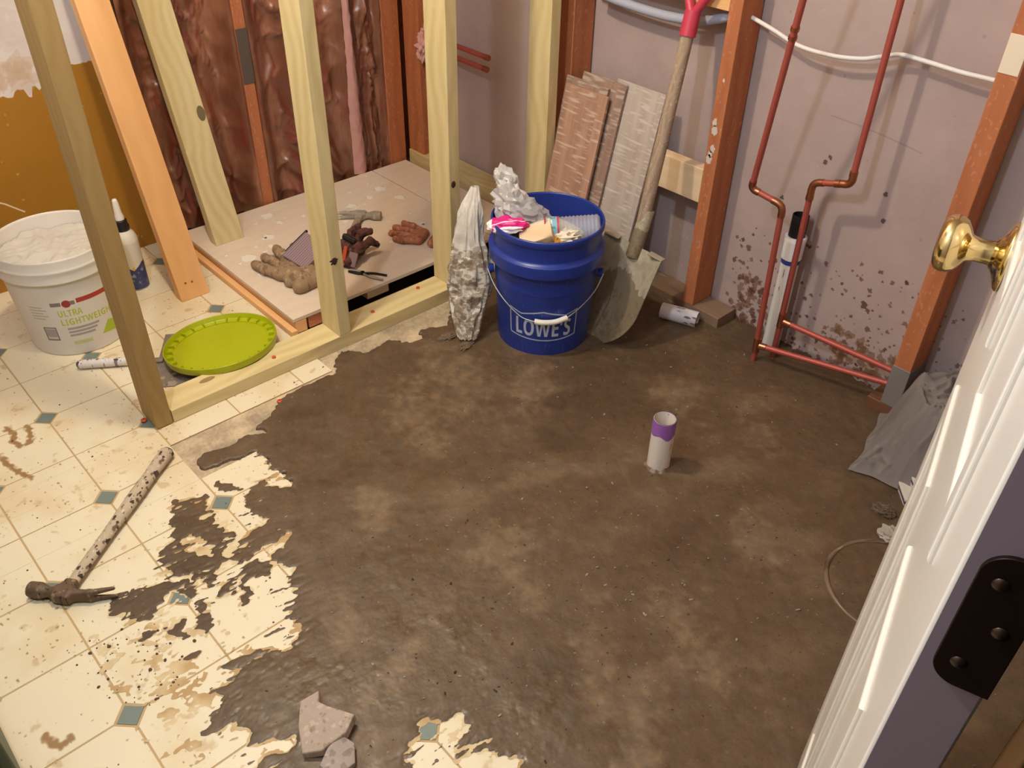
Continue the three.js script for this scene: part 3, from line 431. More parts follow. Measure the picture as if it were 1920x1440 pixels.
// ------------------------------------------------------------------ door, folded back against the wall beside the camera
{
  const hx = -0.053, hz = -0.326, lx = -0.237, lz = -0.925, W = Math.hypot(lx - hx, lz - hz), T = 0.035;
  // local frame: +x runs from hinge to latch, +z is the face the camera sees
  const door = new THREE.Group(); door.name = 'door_1'; door.position.set(hx, 0.012, hz); door.rotation.y = Math.atan2(-(lz - hz), lx - hx) ; scene.add(door);
  structure(door, 'white panelled bathroom door folded open');
  const paint = MP({ color: 0xddd4c8, roughness: 0.3, clearcoat: 0.4, clearcoatRoughness: 0.2 });
  const HD = 2.02;
  // normal of the seen face points to local -z or +z: choose so that it faces the room
  const nrm = -1;
  mesh('slab', new RoundedBoxGeometry(W, HD, T, 3, 0.003).translate(W / 2, HD / 2, -nrm * T / 2), paint, door);
  const cols = [[0.1, W / 2 - 0.045], [W / 2 + 0.045, W - 0.1]], rows = [[0.22, 0.86], [1.02, 1.62], [1.72, 1.9]];
  for (const [a, b] of cols) for (const [c, d] of rows) {
    const w = b - a, h = d - c, s = new THREE.Shape(); s.moveTo(-w / 2, -h / 2); s.lineTo(w / 2, -h / 2); s.lineTo(w / 2, h / 2); s.lineTo(-w / 2, h / 2); s.closePath();
    const k = new THREE.Shape(); const i = 0.02; k.moveTo(-w / 2 + i, -h / 2 + i); k.lineTo(-w / 2 + i, h / 2 - i); k.lineTo(w / 2 - i, h / 2 - i); k.lineTo(w / 2 - i, -h / 2 + i); k.closePath(); const s2 = s.clone(); s2.holes.push(k);
    const mould = new THREE.ExtrudeGeometry(s2, { depth: 0.0015, bevelEnabled: true, bevelThickness: 0.002, bevelSize: 0.004, bevelSegments: 3 });
    mould.translate((a + b) / 2, (c + d) / 2, 0);
    mesh('panel_moulding', mould.translate(0, 0, nrm > 0 ? 0 : -0.0015), paint, door);
  }
  mesh('shaded_hinge_edge', new THREE.BoxGeometry(0.0006, HD - 0.008, T - 0.004).translate(-0.0004, HD / 2, T / 2), M({ color: 0x93838f, roughness: 0.5 }), door, 'white door edge with its cool shade put into a mauve colour');  // strip over the white edge; its cool shade is put into the colour
  // hinge leaf on the near edge
  const hs = new THREE.Shape(); const hw = 0.0275, hh = 0.089, rr = 0.013; hs.moveTo(-hw / 2, -hh / 2 + rr); hs.absarc(-hw / 2 + rr, -hh / 2 + rr, rr, Math.PI, Math.PI * 1.5); hs.lineTo(hw / 2, -hh / 2); hs.lineTo(hw / 2, hh / 2); hs.lineTo(-hw / 2 + rr, hh / 2); hs.absarc(-hw / 2 + rr, hh / 2 - rr, rr, Math.PI / 2, Math.PI); hs.closePath();
  const leafG = new THREE.ExtrudeGeometry(hs, { depth: 0.002, bevelEnabled: true, bevelThickness: 0.0004, bevelSize: 0.0004, bevelSegments: 2 });
  const bronze = M({ color: 0x2a1a10, metalness: 0.6, roughness: 0.42 });
  const leaf = mesh('hinge_leaf', leafG, bronze, door, 'dark bronze hinge leaf with rounded corners'); leaf.rotation.y = -Math.PI / 2; leaf.position.set(-0.0008, 1.083, 0.0215);
  for (const [u, v] of [[-0.004, -0.028], [0.005, 0.0], [-0.004, 0.028]]) { const sc = mesh('screw', lathe([[0, 0.0014], [0.002, 0.0013], [0.0038, 0.0002], [0.0038, -0.001]], 16).rotateX(Math.PI / 2).translate(u, v, 0.0026), M({ color: 0x4a3a30, metalness: 0.8, roughness: 0.3 }), leaf); sc.userData.label = 'hinge screw'; }
  // brass knob on the latch side
  const brass = M({ color: 0xdcc48c, metalness: 1, roughness: 0.14 });
  const kn = new THREE.Group(); kn.name = 'door_knob'; kn.position.set(W - 0.062, 0.998, 0); kn.userData.label = 'polished brass door knob'; door.add(kn);
  const L = (p) => { const g = lathe(p, 48); g.rotateX(nrm > 0 ? Math.PI / 2 : -Math.PI / 2); return g; };
  mesh('rosette', L([[0, 0], [0.034, 0], [0.0345, 0.003], [0.032, 0.006], [0.026, 0.0085], [0.018, 0.012], [0.014, 0.016], [0, 0.016]]), brass, kn);
  mesh('neck', L([[0.0125, 0.014], [0.0118, 0.02], [0.0118, 0.03], [0.013, 0.036], [0.0155, 0.04]]), brass, kn);
  mesh('grip', L([[0.0145, 0.038], [0.019, 0.0405], [0.0255, 0.045], [0.0285, 0.051], [0.029, 0.056], [0.0275, 0.0615], [0.023, 0.0655], [0.017, 0.067], [0.012, 0.0655], [0, 0.065]]), brass, kn);
  mesh('lock_slot', new THREE.BoxGeometry(0.002, 0.009, 0.002).translate(0, 0, nrm * 0.0655), M({ color: 0x2a1c08, roughness: 0.6 }), kn);
}

// ------------------------------------------------------------------ pipes on the old wall
const mCu = M({ color: 0xb0564a, metalness: 0.35, roughness: 0.5 }), mCuFit = M({ color: 0xb87a5c, metalness: 1, roughness: 0.36 });
function coupling(t, a, b, c = 'solder_ring', m = mCuFit, r = 0.0098) { mesh(c, cylBetween(a, b, r, r, 18), m, t); }
{
  const R = 0.0078;
  const t = thing('copper_pipe', 'dull red copper supply pipe with an offset, left of the white drain pipe', 'pipe', [-0.981, 0, -1.844]);
  const P = (x, y, z) => V(x + 0.981, y, z + 1.844);
  const a0 = P(-0.981, -0.003, -1.844), a1 = P(-0.993, 0.470, -1.838), b1 = P(-1.078, 0.492, -1.82), c1 = P(-1.0, 1.0, -1.748), c2 = P(-0.80, 2.28, -1.60);
  const d1 = a1.clone().sub(a0).normalize(), d2 = b1.clone().sub(a1).normalize(), d3 = c1.clone().sub(b1).normalize();
  mesh('lower_pipe', cylBetween(a0, a1.clone().addScaledVector(d1, -0.02), R), mCu, t);
  mesh('elbow', tube([a1.clone().addScaledVector(d1, -0.03), a1.clone().addScaledVector(d1, -0.014), a1.clone().addScaledVector(d1, -0.004).addScaledVector(d2, 0.004), a1.clone().addScaledVector(d2, 0.014), a1.clone().addScaledVector(d2, 0.03)], 0.0092, 20, 16), mCuFit, t, 'soldered copper elbow');
  mesh('short_pipe', cylBetween(a1.clone().addScaledVector(d2, 0.02), b1.clone().addScaledVector(d2, -0.012), R), mCu, t);
  mesh('elbow', tube([b1.clone().addScaledVector(d2, -0.022), b1.clone().addScaledVector(d2, -0.008), b1.clone().addScaledVector(d3, 0.008), b1.clone().addScaledVector(d3, 0.022)], 0.0094, 16, 16), mCuFit, t, 'soldered copper elbow');
  mesh('upper_pipe', cylBetween(b1.clone().addScaledVector(d3, 0.01), c2.clone().sub(b1).normalize().multiplyScalar(0).add(b1).addScaledVector(d3, 1.78), R), mCu, t);
  for (const q of [0.39, 0.41]) coupling(t, b1.clone().addScaledVector(d3, q), b1.clone().addScaledVector(d3, q + 0.009));
  const T0 = P(-0.981, 0.055, -1.844); coupling(t, V(T0.x, T0.y - 0.022, T0.z), V(T0.x - 0.0005, T0.y + 0.022, T0.z), 'tee', mCuFit);
  const e1 = P(-0.555, 0.088, -1.937); mesh('branch_pipe', cylBetween(V(T0.x, T0.y, T0.z), e1, R), mCu, t); const bd = e1.clone().sub(T0).normalize(); coupling(t, T0.clone().addScaledVector(bd, 0.008), T0.clone().addScaledVector(bd, 0.026), 'coupling', mCuFit);
}
{
  const R = 0.0078; const t = thing('copper_pipe', 'dull red copper supply pipe stepping right, beside the white drain pipe', 'pipe', [-0.96, 0, -1.904]);
  const P = (x, y, z) => V(x + 0.96, y, z + 1.904);
  const a0 = P(-0.955, -0.003, -1.898), a1 = P(-0.957, 0.528, -1.893), b1 = P(-0.863, 0.556, -1.893), d1 = V(0, 1, 0), d2 = b1.clone().sub(a1).normalize(), d3 = V(-0.002, 1, 0.0).normalize();
  mesh('lower_pipe', cylBetween(a0, a1.clone().addScaledVector(d1, -0.02), R), mCu, t);
  mesh('elbow', tube([a1.clone().addScaledVector(d1, -0.034), a1.clone().addScaledVector(d1, -0.015), a1.clone().addScaledVector(d1, -0.004).addScaledVector(d2, 0.004), a1.clone().addScaledVector(d2, 0.015), a1.clone().addScaledVector(d2, 0.028)], 0.0092, 20, 16), mCuFit, t, 'soldered copper elbow');
  mesh('short_pipe', cylBetween(a1.clone().addScaledVector(d2, 0.02), b1.clone().addScaledVector(d2, -0.012), R), mCu, t);
  mesh('elbow', tube([b1.clone().addScaledVector(d2, -0.024), b1.clone().addScaledVector(d2, -0.008), b1.clone().addScaledVector(d3, 0.008), b1.clone().addScaledVector(d3, 0.024)], 0.0094, 16, 16), mCuFit, t, 'soldered copper elbow');
  mesh('upper_pipe', cylBetween(b1.clone().addScaledVector(d3, 0.01), b1.clone().addScaledVector(d3, 1.73), R), mCu, t);
  coupling(t, a1.clone().addScaledVector(d1, -0.045), a1.clone().addScaledVector(d1, -0.034)); coupling(t, b1.clone().addScaledVector(d3, 0.02), b1.clone().addScaledVector(d3, 0.032)); coupling(t, b1.clone().addScaledVector(d2, -0.04), b1.clone().addScaledVector(d2, -0.026));
  const T0 = V(a0.x, 0.125, a0.z); coupling(t, V(T0.x, 0.105, T0.z), V(T0.x, 0.148, T0.z), 'tee', mCuFit); const e1 = P(-0.555, 0.106, -1.948); mesh('branch_pipe', cylBetween(T0, e1, R), mCu, t, 'pale red branch pipe'); const bd = e1.clone().sub(T0).normalize(); coupling(t, T0.clone().addScaledVector(bd, 0.008), T0.clone().addScaledVector(bd, 0.028), 'coupling', mCuFit);
}
{
  const pvcSplash = speckTex(256, 512, [226, 224, 226], [[[120, 92, 70], 60, 1, 5], [[90, 70, 58], 26, 2, 8], [[150, 165, 205], 14, 3, 14, 0.5]], 51, 5);
  const t = thing('drain_pipe', 'upright white plastic drain pipe with a black rubber top', 'pipe', [-0.994, 0, -1.945]);
  mesh('white_pipe', lathe([[0.0, 0], [0.0235, 0], [0.0235, 0.335], [0.021, 0.336], [0.0, 0.336]], 40), M({ map: pvcSplash, roughness: 0.35 }), t, 'white plastic pipe');
  mesh('coupling', lathe([[0.0237, 0.285], [0.027, 0.287], [0.0275, 0.335], [0.0285, 0.3365], [0.0285, 0.35], [0.022, 0.351], [0.0, 0.351]], 40), M({ color: 0xe9e7ea, roughness: 0.35 }), t, 'white plastic coupling');
  mesh('ink_ring', lathe([[0.0242, 0.272], [0.0244, 0.277], [0.0242, 0.284]], 40), M({ color: 0x2c3f8c, roughness: 0.5 }), t, 'blue ink ring');
  mesh('rubber_top', lathe([[0.0, 0.348], [0.0215, 0.349], [0.0215, 0.41], [0.0185, 0.4105], [0.0182, 0.36], [0, 0.359]], 40), M({ color: 0x0f0f10, roughness: 0.55 }), t, 'black rubber top');
}
{ const t = thing('drain_stub', 'short white drain stub with a purple primer ring sticking out of the wet cement', 'pipe', [-0.880, 0, -1.312]);
  const sp = speckTex(256, 256, [226, 214, 202], [[[108, 76, 58], 26, 1.5, 6], [[150, 116, 90], 14, 3, 12, 0.7]], 52, 5);
  mesh('pipe_wall', lathe([[0.0262, -0.003], [0.0268, 0.001], [0.0268, 0.147], [0.0232, 0.1475], [0.0228, 0.1], [0.0228, 0.03], [0, 0.03]], 44), M({ map: sp, roughness: 0.4, side: THREE.DoubleSide }), t, 'white plastic pipe');
  const g = lathe([[0.0271, 0.112], [0.0273, 0.115], [0.0273, 0.1465], [0.0270, 0.148]], 44); displace(g, (p) => { if (p.y < 0.114) p.y += 0.016 * n3(p.x * 30, 2, p.z * 30) - 0.004; }); mesh('primer_ring', g, M({ color: 0x9a62b2, roughness: 0.45, side: THREE.DoubleSide }), t, 'purple primer ring');
  const h = lathe([[0.0266, 0.010], [0.03, 0.008], [0.036, 0.003], [0.046, 0.0]], 60); displace(h, (p) => { const a = Math.atan2(p.z, p.x); p.x *= 1 + 0.1 * n3(a * 2, 1, 1); p.z *= 1 + 0.1 * n3(a * 2, 1, 1); p.y *= 1 + 0.8 * n3(p.x * 90, p.z * 90, 2); }); mesh('mud_collar', h, M({ color: 0x6b5540, roughness: 0.45, side: THREE.DoubleSide }), t, 'ring of wet cement'); }
{ const t = thing('pipe_offcut', 'muddy white pipe offcut lying by the sawn sole plate', 'pipe', [-1.245, 0.0248, -1.842], 0.35);
  const sp = speckTex(256, 256, [214, 206, 212], [[[86, 60, 44], 40, 2, 10], [[120, 90, 66], 30, 3, 14, 0.8]], 53, 6);
  mesh('pipe_wall', lathe([[0.0205, -0.055], [0.0238, -0.055], [0.0238, 0.055], [0.0205, 0.055], [0.0205, -0.055]], 36).rotateZ(-Math.PI / 2), M({ map: sp, roughness: 0.45, side: THREE.DoubleSide }), t); }
for (const [y, x1, l] of [[0.533, -2.172, 'upper capped copper stub running from the corner stud'], [0.494, -2.178, 'lower capped copper stub running from the corner stud']]) { const o = thing('copper_stub', l, 'pipe', [-2.53, y, -1.915]); mesh('pipe_wall', tube([V(-0.0, 0, 0), V(0.12, 0, 0.004), V(x1 + 2.53, 0.001, 0.012)], 0.0085, 12, 16), mCu, o); mesh('cap', cylBetween(V(x1 + 2.515, 0.001, 0.012), V(x1 + 2.535, 0.001, 0.012), 0.0098), mCuFit, o); }
{ const pts = [[-1.262, 0.848, -1.94], [-1.243, 0.846, -1.94], [-1.175, 0.831, -1.938], [-1.097, 0.812, -1.935], [-1.011, 0.81, -1.935], [-0.941, 0.818, -1.94], [-0.897, 0.832, -1.945], [-0.857, 0.846, -1.945], [-0.802, 0.846, -1.945], [-0.719, 0.844, -1.94], [-0.65, 0.845, -1.94], [-0.61, 0.845, -1.94]].map((p) => V(...p));
  const g = tube(pts, 0.0052, 120, 10); tag(mesh('electric_cable', g, M({ color: 0xe2dcd8, roughness: 0.45 })), 'white electric cable sagging between the two old studs', 'cable'); }
{ const pts = [[-1.74, 0.815, -1.93], [-1.69, 0.806, -1.93], [-1.583, 0.80, -1.93], [-1.473, 0.80, -1.93], [-1.371, 0.813, -1.93], [-1.28, 0.843, -1.932]].map((p) => V(...p)); tag(mesh('conduit', tube(pts, 0.0125, 60, 14), M({ color: 0xa9abba, roughness: 0.45 })), 'thick bluish grey cable bowing behind the shovel handle', 'cable'); }

// ------------------------------------------------------------------ buckets
const toCam = (x, z) => Math.atan2(-x, -z);
{
  const bx = -1.475, bz = -1.505, t = thing('bucket', 'blue plastic bucket full of rubbish beside the shovel', 'bucket', [bx, 0, bz], toCam(bx, bz) - Math.PI);
  const blue = [33, 53, 132];
  const texB = canvasTex(2048, 512, (g, w, h) => {
    const r = rng(61); g.fillStyle = rgb(blue); g.fillRect(0, 0, w, h);
    for (let i = 0; i < 300; i++) { g.globalAlpha = 0.07; g.fillStyle = r() < 0.5 ? '#1b2a66' : '#3c57a8'; blob(g, r() * w, r() * h, 8 + r() * 40, r); }
    for (let i = 0; i < 130; i++) { g.globalAlpha = 0.3 + r() * 0.3; g.fillStyle = '#9aa3c0'; g.save(); g.translate(r() * w, r() * h); g.rotate((r() - 0.5)); g.fillRect(0, 0, 1 + r() * 3, 4 + r() * 26); g.restore(); }
    g.globalAlpha = 1; const cx = w / 2, pxm = w / (2 * Math.PI * 0.136), ph = h / 0.25;    // pixels per metre
    const X = (m) => cx + m * pxm, Y = (m) => h - m * ph; g.strokeStyle = '#aab0c2'; g.lineWidth = 9; g.lineJoin = 'miter';
    g.beginPath(); g.moveTo(X(-0.098), Y(0.060)); g.lineTo(X(-0.098), Y(0.142)); g.lineTo(X(-0.062), Y(0.132)); g.lineTo(X(0), Y(0.146)); g.lineTo(X(0.062), Y(0.132)); g.lineTo(X(0.098), Y(0.142)); g.lineTo(X(0.098), Y(0.060)); g.quadraticCurveTo(X(0), Y(0.042), X(-0.098), Y(0.060)); g.stroke();
    g.fillStyle = '#b9bdcb'; g.textAlign = 'center'; g.textBaseline = 'alphabetic'; g.font = 'bold 150px sans-serif'; const m = g.measureText('LOWE\u2019S').width; g.save(); g.translate(X(0), Y(0.064)); g.scale(0.166 * pxm / m, 0.055 * ph / 110); g.fillText('LOWE\u2019S', 0, 0); g.restore();
    g.globalAlpha = 0.5; g.strokeStyle = '#8f98b8'; g.lineWidth = 2; for (let i = 0; i < 9; i++) { const x = X((r() - 0.5) * 0.2), y = Y(r() * 0.06); g.beginPath(); g.moveTo(x, y); g.lineTo(x + (r() - 0.5) * 16, y + 10 + r() * 40); g.stroke(); }
    g.globalAlpha = 1;
  }, THREE.RepeatWrapping);
  const plain = M({ color: 0x21378c, roughness: 0.34 });
  mesh('body', lathe([[0.1285, 0.005], [0.1425, 0.255]], 96), M({ map: texB, roughness: 0.36, side: THREE.DoubleSide }), t, 'blue plastic body with white printed lettering and house outline');
  mesh('bottom', lathe([[0, 0.004], [0.12, 0.003], [0.1262, 0.0], [0.1285, 0.005], [0.127, 0.012], [0, 0.012]], 64), plain, t);
  mesh('rim', lathe([[0.1425, 0.255], [0.1545, 0.258], [0.1565, 0.262], [0.1575, 0.292], [0.156, 0.296], [0.146, 0.298], [0.1455, 0.306], [0.1465, 0.345], [0.152, 0.348], [0.1525, 0.362], [0.1505, 0.366], [0.147, 0.366], [0.1455, 0.361], [0.1445, 0.3], [0.141, 0.25], [0.1405, 0.2]], 96), M({ color: 0x21378c, roughness: 0.34, side: THREE.DoubleSide }), t);
  // wire bail hanging down in front with a white grip (u=.5 is local -z, towards the camera)
  const ear = (s) => V(Math.sin(s) * 0.152, 0.222, -Math.cos(s) * 0.152);
  for (const s of [-1.35, 1.35]) { const e = ear(s); mesh('handle_ear', new THREE.CylinderGeometry(0.012, 0.014, 0.014, 18).rotateX(Math.PI / 2).rotateY(-s).translate(e.x, e.y, e.z), plain, t); }
  const pts = []; const Rb = 0.146; for (const [a, y, k] of [[-1.33, 0.222, 0.162], [-1.1, 0.19, 0.155], [-0.8, 0.163, 0.149], [-0.45, 0.136, 0.148], [-0.22, 0.128, 0.148], [0, 0.127, 0.149], [0.22, 0.128, 0.148], [0.45, 0.136, 0.148], [0.8, 0.166, 0.15], [1.1, 0.194, 0.155], [1.33, 0.222, 0.162]]) pts.push(V(-Math.sin(a) * k * -1, y, -Math.cos(a) * k));
  mesh('bail', tube(pts, 0.0021, 80, 8), M({ color: 0x9a9aa0, metalness: 0.9, roughness: 0.35 }), t, 'thin wire bail');
  mesh('grip', tube([pts[3].clone(), pts[4].clone(), pts[5].clone(), pts[6].clone().lerp(pts[5], 0.3)], 0.0075, 20, 14), M({ color: 0xe4dccf, roughness: 0.5 }), t, 'white plastic grip');
}
{
  const bx = -2.345, bz = -0.512, t = thing('bucket', 'white joint compound bucket with lime lettering behind the end stud', 'bucket', [bx, 0, bz], toCam(bx, bz) - Math.PI);
  const tx = canvasTex(2048, 512, (g, w, h) => {
    g.fillStyle = '#ded3c8'; g.fillRect(0, 0, w, h); const r = rng(8); for (let i = 0; i < 250; i++) { g.globalAlpha = 0.06; g.fillStyle = r() < 0.5 ? '#c9bbb0' : '#ece4dc'; blob(g, r() * w, r() * h, 8 + r() * 40, r); }
    g.globalAlpha = 1; const X = (m) => w / 2 + m * w / (2 * Math.PI * 0.138), Y = (m) => h - m * h / 0.225;
    const R = (c, x0, x1, y0, y1) => { g.fillStyle = c; g.fillRect(X(x0), Y(y1), X(x1) - X(x0), Y(y0) - Y(y1)); };
    R('#83756f', -0.056, -0.03, 0.158, 0.170); g.fillStyle = '#9c2f2a'; g.beginPath(); g.arc(X(-0.017), Y(0.163), 26, 0, 7); g.fill(); R('#83756f', -0.008, 0.004, 0.158, 0.170); R('#b23a34', 0.008, 0.12, 0.160, 0.174);
    const T = (s, x, y, wd, hh, c, st = 'bold') => { g.fillStyle = c; g.font = st + ' 100px sans-serif'; g.textAlign = 'left'; const m = g.measureText(s).width; g.save(); g.translate(X(x), Y(y)); g.scale((X(wd) - X(0)) / m, hh * h / 0.225 / 73); g.fillText(s, 0, 0); g.restore(); };
    T('ULTRA', -0.046, 0.124, 0.062, 0.020, '#b7bd3c'); T('LIGHTWEIGHT', -0.046, 0.096, 0.150, 0.020, '#b7bd3c');
    for (let i = 0; i < 3; i++) R('#a89a96', -0.034, 0.05 - i * 0.008, 0.08 - i * 0.011, 0.087 - i * 0.011);
    R('#c9c98a', -0.03, 0.02, 0.03, 0.042); g.fillStyle = '#b0bf2c'; g.beginPath(); g.moveTo(X(0.05), Y(0.04)); g.lineTo(X(0.075), Y(0.075)); g.lineTo(X(0.13), Y(0.06)); g.lineTo(X(0.12), Y(0.03)); g.closePath(); g.fill();
    R('#6d6360', -0.098, -0.063, 0.048, 0.092); R('#c9bfb8', -0.095, -0.066, 0.052, 0.089); for (let i = 0; i < 9; i++) R('#6d6360', -0.094 + i * 0.0031, -0.0925 + i * 0.0031, 0.06, 0.086);
    for (let i = 0; i < 5; i++) R('#b3a6a0', -0.115, -0.08 + (i % 2) * 0.01, 0.118 + i * 0.009, 0.121 + i * 0.009);
  }, THREE.RepeatWrapping);
  const white = M({ color: 0xe2d8cd, roughness: 0.42, side: THREE.DoubleSide });
  mesh('body', lathe([[0.129, 0.006], [0.1445, 0.231]], 80), M({ map: tx, roughness: 0.42, side: THREE.DoubleSide }), t, 'off-white plastic body with printed label');
  mesh('bottom', lathe([[0, 0.004], [0.121, 0.003], [0.1265, 0], [0.129, 0.006], [0.127, 0.012], [0, 0.012]], 64), white, t);
  mesh('rim', lathe([[0.1445, 0.231], [0.152, 0.234], [0.1535, 0.238], [0.151, 0.243], [0.1525, 0.262], [0.155, 0.266], [0.155, 0.272], [0.151, 0.276], [0.152, 0.296], [0.1515, 0.301], [0.1485, 0.301], [0.147, 0.295], [0.1465, 0.25], [0.1435, 0.23]], 80), white, t);
  const g = new THREE.CircleGeometry(0.145, 64); const cg = new THREE.PlaneGeometry(0.29, 0.29, 90, 90); cg.rotateX(-Math.PI / 2);
  displace(cg, (p) => { const r = Math.hypot(p.x, p.z), k = r > 0.1445 ? 0.1445 / r : 1; p.x *= k; p.z *= k; const rr = Math.min(r, 0.1445) / 0.1445; p.y = 0.262 + 0.022 * fbm(p.x * 11, p.z * 11, 3, 4) + 0.012 * Math.abs(n3(p.x * 26, p.z * 26, 8)) + 0.012 * (1 - rr) - 0.004; });
  const jc = mesh('joint_compound', cg, M({ color: 0xc2b9ac, roughness: 0.8, side: THREE.DoubleSide })); jc.position.set(bx, 0, bz); tag(jc, 'lumpy white joint compound filling the white bucket', 'joint compound');
}
// lime lid resting on the bottom plate
{
  const t = thing('lime_lid', 'lime green plastic bucket lid tilted against the bottom plate', 'lid', [-1.975, 0.0215, -0.758]); t.rotation.set(0.02, 0, Math.atan2(0.034, 0.30));
  const lime = MP({ color: 0xa9b009, roughness: 0.38, side: THREE.DoubleSide });
  mesh('disc', lathe([[0, 0.006], [0.08, 0.0055], [0.128, 0.005], [0.131, 0.004], [0.133, 0.0045], [0.1335, 0.006], [0.131, 0.0065], [0.128, 0.0075], [0, 0.0085]], 72), lime, t);
  mesh('rim', lathe([[0.130, 0.0035], [0.146, 0.002], [0.150, 0.004], [0.1525, 0.022], [0.1515, 0.0245], [0.149, 0.024], [0.1465, 0.012], [0.143, 0.0085], [0.130, 0.0075]], 72), lime, t);
  for (let i = 0; i < 26; i++) { const a = i / 26 * Math.PI * 2 + 0.1; mesh('rib', new RoundedBoxGeometry(0.017, 0.009, 0.0022, 1, 0.0006).translate(0.138, 0.0125, 0).rotateY(-a), lime, t); }
}
// taping knife under the lid
{
  const t = thing('taping_knife', 'plaster-caked taping knife lying under the lime lid', 'trowel', [-2.03, 0.0005, -0.655], Math.atan2(0.83, 0.55));
  const steel = M({ map: speckTex(256, 256, [140, 130, 124], [[[196, 184, 172], 40, 3, 18, 0.6], [[100, 88, 80], 30, 2, 10, 0.7]], 71), metalness: 0.35, roughness: 0.5 });
  mesh('blade', boxUV(new RoundedBoxGeometry(0.13, 0.0018, 0.25, 2, 0.0007).translate(0.01, 0.0015, 0), 2, 0.2, 0.2), steel, t, 'grey steel blade');
  mesh('handle', displace(remesh(new THREE.CapsuleGeometry(0.0125, 0.13, 10, 24).rotateZ(Math.PI / 2)), (p) => { p.multiplyScalar(1); p.y *= 1 + 0.25 * n3(p.x * 40, p.z * 80, 1); }).translate(-0.185, 0.0135, 0.01), M({ map: planarTex(), roughness: 0.8 }), t, 'plaster-splashed handle');
  planarUV(t.children[1].geometry, 0, 2, 0.1, 0.1);
  mesh('tang', new RoundedBoxGeometry(0.09, 0.006, 0.02, 2, 0.002).translate(-0.085, 0.006, 0.006), steel, t);
}
function planarTex() { return speckTex(256, 256, [216, 206, 198], [[[70, 58, 62], 60, 3, 14], [[120, 106, 104], 40, 2, 12]], 72); }
// glue bottle
{
  const t = thing('glue_bottle', 'squeeze bottle with blue label and white nozzle beside the compound bucket', 'bottle', [-2.475, 0, -0.735], toCam(-2.475, -0.735) - Math.PI);
  const tx = canvasTex(512, 256, (g, w, h) => { g.fillStyle = '#ddd3c0'; g.fillRect(0, 0, w, h); g.fillStyle = '#39426e'; g.beginPath(); g.moveTo(0, h); g.lineTo(0, 120); g.lineTo(w * 0.36, 110); g.lineTo(w * 0.5, 146); g.lineTo(w * 0.64, 110); g.lineTo(w, 120); g.lineTo(w, h); g.fill(); const r = rng(6); for (let i = 0; i < 60; i++) { g.globalAlpha = 0.5; g.fillStyle = r() < 0.5 ? '#c7c2c4' : '#222a4c'; blob(g, r() * w, 140 + r() * 110, 2 + r() * 9, r, 0.7); } g.globalAlpha = 1; g.fillStyle = '#d9b43c'; g.beginPath(); g.arc(w / 2, 136, 10, 0, 7); g.fill(); }, THREE.RepeatWrapping);
  mesh('body', lathe([[0.0335, 0.004], [0.0345, 0.155]], 48), M({ map: tx, roughness: 0.4, side: THREE.DoubleSide }), t, 'cream bottle body with blue label');
  mesh('bottom', lathe([[0, 0], [0.031, 0], [0.0335, 0.004]], 40), M({ color: 0xd8cfc0, roughness: 0.5, side: THREE.DoubleSide }), t);
  mesh('shoulder', lathe([[0.0345, 0.155], [0.034, 0.165], [0.028, 0.182], [0.019, 0.192], [0.0165, 0.196]], 40), M({ color: 0xe0d6c4, roughness: 0.45, side: THREE.DoubleSide }), t);
  mesh('collar', lathe([[0.0165, 0.192], [0.0205, 0.193], [0.021, 0.205], [0.018, 0.207], [0.0185, 0.222], [0.015, 0.226], [0, 0.226]], 40), M({ color: 0x1c1a1e, roughness: 0.4 }), t, 'black screw collar');
  mesh('nozzle', lathe([[0.0135, 0.225], [0.0135, 0.236], [0.0105, 0.246], [0.0095, 0.27], [0.0075, 0.284], [0.0055, 0.289], [0, 0.2895]], 32), M({ color: 0xe9e0d2, roughness: 0.5 }), t, 'white conical nozzle');
}

